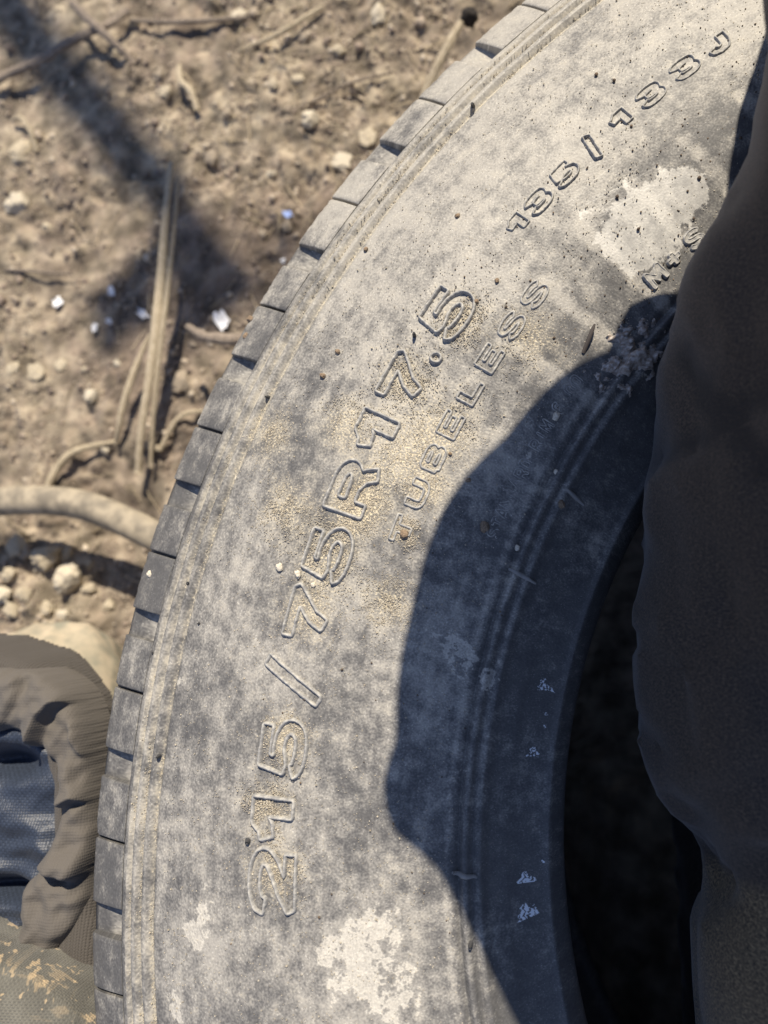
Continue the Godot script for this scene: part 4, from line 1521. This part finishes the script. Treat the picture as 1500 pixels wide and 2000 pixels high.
func _twigs() -> void:
	var straw := _fibre(srgb(0.36, 0.29, 0.19), srgb(0.66, 0.57, 0.42), 161)
	var grey := _fibre(srgb(0.17, 0.135, 0.105), srgb(0.40, 0.33, 0.26), 162)
	# the tall dry stalk: two split lengths side by side
	var st := thing("dry_stalk", "long pale dry plant stalk split in two, rising left of the tread", "dry plant")
	var a := curve([-440, -366, -441, -329, -444, -297, -448, -263, -454, -230, -462, -198, -468, -174], [40, 42, 38, 34, 28, 20, 10], 0.004)
	put("stem", tube(a, taper(a.size(), 0.0020, 0.0032, 0.0024), 10, 0.7, 0.12, 7), straw, st)
	var b := curve([-436, -357, -437, -321, -441, -276, -447, -243, -453, -214, -461, -178], [38, 38, 36, 30, 22, 8], 0.004)
	put("stem", tube(b, taper(b.size(), 0.0012, 0.0020, 0.0014), 8, 0.7, 0.12, 8), straw, st)
	var list := [
		["dry_stalk", [-460, -262, -467, -244, -475, -223, -481, -205, -486, -194], [24, 24, 22, 18, 12], 0.001, 0.0026, 0.0012, 0, "shorter pale split stalk standing left of the long one", "dry plant"],
		["root", [-486, -197, -506, -192, -518, -186, -528, -174, -533, -164, -537, -156], [10, 16, 17, 15, 12, 8], 0.0012, 0.0024, 0.0030, 0, "pale curved root running down to the hose", "root"],
		["twig", [-600, -468, -588, -472, -556, -479, -537, -486, -518, -492, -505, -498, -495, -510], [16, 18, 20, 22, 22, 20, 16], 0.0030, 0.0034, 0.0026, 1, "long curved brown twig in the top left corner", "twig"],
		["twig", [-533, -516, -516, -496, -504, -485, -490, -472], [24, 26, 22, 10], 0.0028, 0.003, 0.002, 1, "short brown twig crossing over the long curved twig", "twig"],
		["twig", [-494, -506, -467, -499, -441, -495, -405, -492], [12, 13, 13, 12], 0.0016, 0.002, 0.0014, 1, "thin straight dark twig along the top edge", "twig"],
		["twig", [-383, -413, -358, -420, -334, -428, -308, -433], [10, 12, 14, 12], 0.0012, 0.0011, 0.0008, 1, "thin brown twig slanting towards the tyre shoulder", "twig"],
		["twig", [-413, -469, -387, -472, -366, -482, -352, -491], [10, 14, 14, 12], 0.001, 0.0018, 0.0016, 0, "pale twig near the top, ending at a white pebble", "twig"],
		["dry_stalk", [-290, -377, -279, -395, -268, -411, -259, -423, -255, -429], [22, 34, 42, 46, 46], 0.0026, 0.0030, 0.0024, 0, "stout pale stem standing behind the tyre shoulder at the top", "dry plant"],
		["curled_root", [-424, -256, -415, -249, -406, -243, -395, -240, -383, -239, -372, -241, -362, -244], [40, 48, 52, 54, 54, 50, 46], 0.0018, 0.0034, 0.0034, 1, "grey curled root ending under the tread by the white scrap", "root"],
		["twig", [-580, -325, -557, -321, -542, -318, -528, -317], [10, 12, 12, 9], 0.0012, 0.0012, 0.0008, 1, "thin dark twig at the left edge above the white scrap", "twig"],
		["root", [-455, -189, -444, -205, -435, -211, -426, -213], [12, 16, 16, 12], 0.0014, 0.0018, 0.0012, 0, "small pale root between the dry stalks and the tread", "root"],
		["root", [-585, -441, -576, -440, -568, -430, -563, -414], [10, 14, 14, 10], 0.0014, 0.0016, 0.0012, 0, "pale bent rootlet at the far left under the long twig", "root"],
		["root", [-455, -463, -452, -449, -445, -441, -441, -428], [12, 14, 13, 10], 0.002, 0.0026, 0.002, 0, "knotty pale root beside the brown lump", "root"],
		["root", [-430, -188, -436, -176, -434, -165, -425, -158], [16, 18, 16, 10], 0.0018, 0.0024, 0.0014, 1, "brown root at the foot of the tread by the dark hole", "root"],
		["dry_stalk", [-470, -196, -462, -191, -455, -190], [12, 14, 13], 0.0022, 0.0024, 0.0018, 0, "short broken pale straw at the foot of the stalks", "dry plant"],
	]
	for s in list:
		var p := curve(s[1], s[2], 0.003)
		for i in p.size():
			p[i].y = maxf(p[i].y - 0.004, ground_y(p[i].x, p[i].z) - 0.0005) if s[2].max() < 30 else p[i].y
		var o := put(s[0], tube(p, taper(p.size(), s[3], s[4], s[5]), 9, 0.85, 0.3, 9), straw if s[6] == 0 else grey)
		tag(o, s[7], s[8])
	# dark knot at the head of the stout stem
	var kn := stone_mesh(77, 8, 0.3, 2)
	var o := put("seed_head", kn, plain(srgb(0.02, 0.016, 0.013), 0.95))
	o.transform = Transform3D(Basis().scaled(Vector3(0.0052, 0.005, 0.0056)), Vector3(-0.2515, 0.046, -0.4305))
	tag(o, "dark round seed head at the tip of the stout pale stem", "seed head")
	var sp := put("dark_bristle", tube(PackedVector3Array([on(0.2600, 217.4, 0.0002), on(0.2612, 218.2, 0.0016), on(0.2622, 218.9, 0.0022), on(0.2626, 219.3, 0.0018)]), PackedFloat32Array([0.0006, 0.0007, 0.0006, 0.0003]), 6), plain(srgb(0.06, 0.05, 0.045), 0.9))
	tag(sp, "short dark twig lying across the edge of shade on the sidewall", "twig")


func _debris() -> void:
	var mat := vertex_mat(0.95)
	var palette := [Color(0.38, 0.31, 0.235), Color(0.29, 0.23, 0.18), Color(0.47, 0.40, 0.31), Color(0.22, 0.175, 0.14), Color(0.40, 0.33, 0.25)]
	var clump := noise(14.0, 2, FastNoiseLite.TYPE_SIMPLEX_SMOOTH, 171)
	for kind in 3:
		var where := []
		var cols := []
		var n: int = [15000, 1300, 80][kind]
		var size: Array = [[0.0005, 0.0013], [0.0012, 0.0027], [0.0026, 0.0048]][kind]
		while where.size() < n:
			var x := rng.randf_range(-0.66, -0.24)
			var z := rng.randf_range(-0.58, 0.02)
			var c := clump.get_noise_2d(x, z) + (0.35 if z > -0.15 else 0.0) + (0.3 if z < -0.36 and x > -0.42 else 0.0)
			if rng.randf() > clampf(0.4 + 1.2 * c, 0.06, 1.0) or Vector2(x, z).length() < 0.36:
				continue
			var s: float = rng.randf_range(size[0], size[1]) * rng.randf_range(0.6, 1.0)
			where.append(Transform3D(spin().scaled_local(Vector3(s, s * rng.randf_range(0.6, 1.0), s * rng.randf_range(0.7, 1.2))), Vector3(x, ground_y(x, z) + s * 0.3, z)))
			var cc: Color = palette[rng.randi() % 5]
			cols.append(cc * rng.randf_range(0.85, 1.12))
		tag(multi(["soil_crumbs", "soil_gravel", "soil_lumps"][kind], stone_mesh(400 + kind, 4 + kind, 0.35, 3), mat, where, cols), ["fine loose crumbs of dry soil scattered over the ground", "small gravel and earth crumbs scattered over the ground", "larger loose lumps of dry earth scattered over the ground"][kind], "soil", "", "stuff")
	var w := []
	var c2 := []
	var st := tube(PackedVector3Array([Vector3(-0.5, 0, 0), Vector3(-0.2, 0.03, 0.03), Vector3(0.2, 0.02, -0.02), Vector3(0.5, -0.02, 0.03)]), PackedFloat32Array([0.02, 0.032, 0.03, 0.015]), 5)
	for i in 420:
		var top := i < 300
		var x := rng.randf_range(-0.43, -0.22) if top else rng.randf_range(-0.6, -0.38)
		var z := rng.randf_range(-0.56, -0.33) if top else rng.randf_range(-0.5, -0.06)
		if Vector2(x, z).length() < 0.375:
			continue
		var s := rng.randf_range(0.006, 0.026)
		w.append(Transform3D(Basis.from_euler(Vector3(0, rng.randf() * TAU, rng.randf_range(-0.2, 0.2))).scaled_local(Vector3(s, s * 0.9, s * 0.9) if s < 0.014 else Vector3(s, s * 0.55, s * 0.55)), Vector3(x, ground_y(x, z) + 0.0012, z)))
		c2.append(Color(0.45, 0.37, 0.25) * rng.randf_range(0.45, 1.15))
	tag(multi("straw_litter", st, mat, w, c2), "short bits of dry straw and rootlets littering the soil", "straw", "", "stuff")


# ------------------------------------------------------------------ grit and crumbs on the tyre
func _on_the_tyre() -> void:
	var mat := vertex_mat(0.95)
	var w := []
	var c := []
	var breakup := noise(0.14, 3, FastNoiseLite.TYPE_SIMPLEX_SMOOTH, 181)
	var ring_noise := noise(0.22, 4, FastNoiseLite.TYPE_SIMPLEX_SMOOTH, 182)
	while w.size() < 30000:
		var r: float
		var t: float
		var pick := rng.randf()
		if pick < 0.62:
			var p: Array = SAND[rng.randi() % SAND.size()]
			r = p[0] + rng.randfn() * p[2] * 0.62
			t = p[1] + rng.randfn() * rad_to_deg(p[2] * 0.62 / 300.0)
		elif pick < 0.78:
			r = [344.8, 349.5, 353.6][rng.randi() % 3] + rng.randfn() * 0.55
			t = rng.randf_range(T0, T1)
			if ring_noise.get_noise_2d(t, r) < rng.randf_range(-0.3, 0.35):
				continue
		else:
			r = rng.randf_range(250.0, 340.0)
			t = rng.randf_range(T0, T1)
		if r < 225.0 or r > 356.0 or breakup.get_noise_2d(r * 1.0, t * 5.2) < rng.randf_range(-0.45, 0.25):
			continue
		var s := rng.randf_range(0.00008, 0.00022) * (1.7 if rng.randf() < 0.05 else 1.0)
		w.append(Transform3D(spin().scaled_local(Vector3(s, s * 0.8, s)), on(r * 0.001, t, s * 0.4)))
		c.append(Color(0.36, 0.31, 0.23).lerp(Color(0.52, 0.47, 0.38), rng.randf()) * rng.randf_range(0.7, 1.1))
	tag(multi("sand_grains", stone_mesh(501, 3, 0.3, 2), mat, w, c), "pale sand grains scattered on the sidewall around the lettering", "sand", "", "stuff")
	w = []
	c = []
	while w.size() < 460:
		var r := rng.randf_range(246.0, 322.0)
		var t := rng.randf_range(216.0, 242.0) if rng.randf() < 0.85 else rng.randf_range(176.0, 216.0)
		if rng.randf() > (1.0 if r < 305.0 else 0.35):
			continue
		var s := rng.randf_range(0.00012, 0.00034) * (2.0 if rng.randf() < 0.07 else 1.0)
		w.append(Transform3D(spin().scaled_local(Vector3(s, s * 0.8, s)), on(r * 0.001, t, s * 0.5)))
		c.append(Color(0.075, 0.055, 0.04).lerp(Color(0.2, 0.14, 0.09), rng.randf() * rng.randf()))
	tag(multi("soil_specks", stone_mesh(502, 3, 0.35, 2), mat, w, c), "dark specks of earth scattered on the upper sidewall", "soil", "", "stuff")
	var pale := dusty_mat(srgb(0.5, 0.44, 0.34), srgb(0.7, 0.64, 0.53), 0.05, 120.0, 0.95, 191)
	var brown := dusty_mat(srgb(0.16, 0.115, 0.075), srgb(0.3, 0.22, 0.15), 0.05, 120.0, 0.95, 192)
	var shapes := [stone_mesh(601, 8, 0.35, 4), stone_mesh(602, 8, 0.45, 3), stone_mesh(603, 8, 0.5, 2)]
	var k := 0
	for s in [
		[315.6, 197.0, 2.3, 0, "pale angular crumb left of the middle 5 of the size lettering"], [309.1, 196.9, 2.2, 0, "rounded pale crumb between the 7 and the middle 5"], [303.3, 196.6, 1.4, 0, "small pale crumb inside the gap above the slashed 7"],
		[327.8, 209.8, 1.6, 1, "dark crumb in a trail left of the R17.5 lettering, upper one"], [328.4, 208.2, 1.8, 1, "dark crumb in a trail left of the R17.5 lettering, lower one"], [341.2, 216.0, 1.4, 1, "brown crumb on the ring beside the shoulder"],
		[319.3, 220.1, 1.6, 1, "dark crumb standing alone on the pale upper sidewall"], [296.0, 216.2, 1.7, 1, "brown crumb beside the last 5 of the size lettering"], [294.6, 218.0, 1.3, 1, "small brown crumb above the last 5"],
		[247.6, 209.3, 1.5, 0, "pale crumb on the bead ridge in the shade"], [256.2, 212.7, 2.4, 0, "round tan mud crumb in the shade near the faint lettering"], [248.6, 203.2, 1.7, 0, "tan crumb by the bead ridge, lower in the shade"],
		[260.2, 203.6, 3.0, 1, "lump of brown dried mud over the faint lettering in the shade"], [242.0, 207.4, 2.2, 1, "mud crumb in the groove of the bead ridge"], [281.4, 201.2, 2.4, 1, "reddish brown crumb at the foot of the T"],
		[367.8, 194.6, 2.3, 0, "pale dried clod on top of a tread block"], [372.0, 209.9, 2.6, 1, "rough dried mud on the tread edge, upper piece"], [369.5, 208.9, 2.2, 1, "rough dried mud on the tread edge, lower piece"],
		[303.0, 183.2, 1.0, 1, "tiny brown crumb inside the 1 of 215"], [270.0, 206.0, 1.5, 1, "reddish crumb beside the L of the small lettering"]]:
		var o := put("earth_crumb", shapes[k % 3], pale if s[3] == 0 else brown)
		var r: float = s[2] * 0.00052
		var q := on(s[0] * 0.001, s[1], r * 0.45) if s[0] < 356.0 else pol(s[0] * 0.001, s[1], 0.1965 - (s[0] - 367.0) * 0.0006)
		o.transform = Transform3D(Basis(Vector3.UP, k * 1.3).scaled(Vector3(r, r * 0.75, r * 1.1)), q)
		tag(o, s[4], "crumb", "crumbs of earth on the tyre")
		k += 1
	# thick dried mud on the inner ring beside the leg
	var v := PackedVector3Array()
	var uv := PackedVector2Array()
	var nz := noise(140.0, 5, FastNoiseLite.TYPE_SIMPLEX_SMOOTH, 195)
	var n := 56
	for j in n:
		for i in n:
			var r := lerpf(0.2385, 0.2575, j / (n - 1.0))
			var t := lerpf(215.5, 222.5, i / (n - 1.0))
			var q := Vector2((i / (n - 1.0) - 0.5) * 2.0, (j / (n - 1.0) - 0.5) * 2.0)
			var p := on(r, t)
			var e := 1.0 - q.length() + 0.9 * nz.get_noise_2d(p.x, p.z)
			var lift := -0.0012 + clampf(e, -0.2, 1.0) * 0.0034 + (0.0012 * nz.get_noise_2d(p.x * 3.0, p.z * 3.0) if e > 0.0 else 0.0)
			v.append(on(r, t, lift))
			uv.append(Vector2(p.x, p.z) * 30.0)
	var mud := put("dried_mud", build(v, grid_index(n, n), uv), dusty_mat(srgb(0.24, 0.19, 0.15), srgb(0.52, 0.48, 0.44), 0.04, 60.0, 0.95, 196))
	tag(mud, "thick whitish brown mud caked on the inner ring beside the trouser leg", "mud")
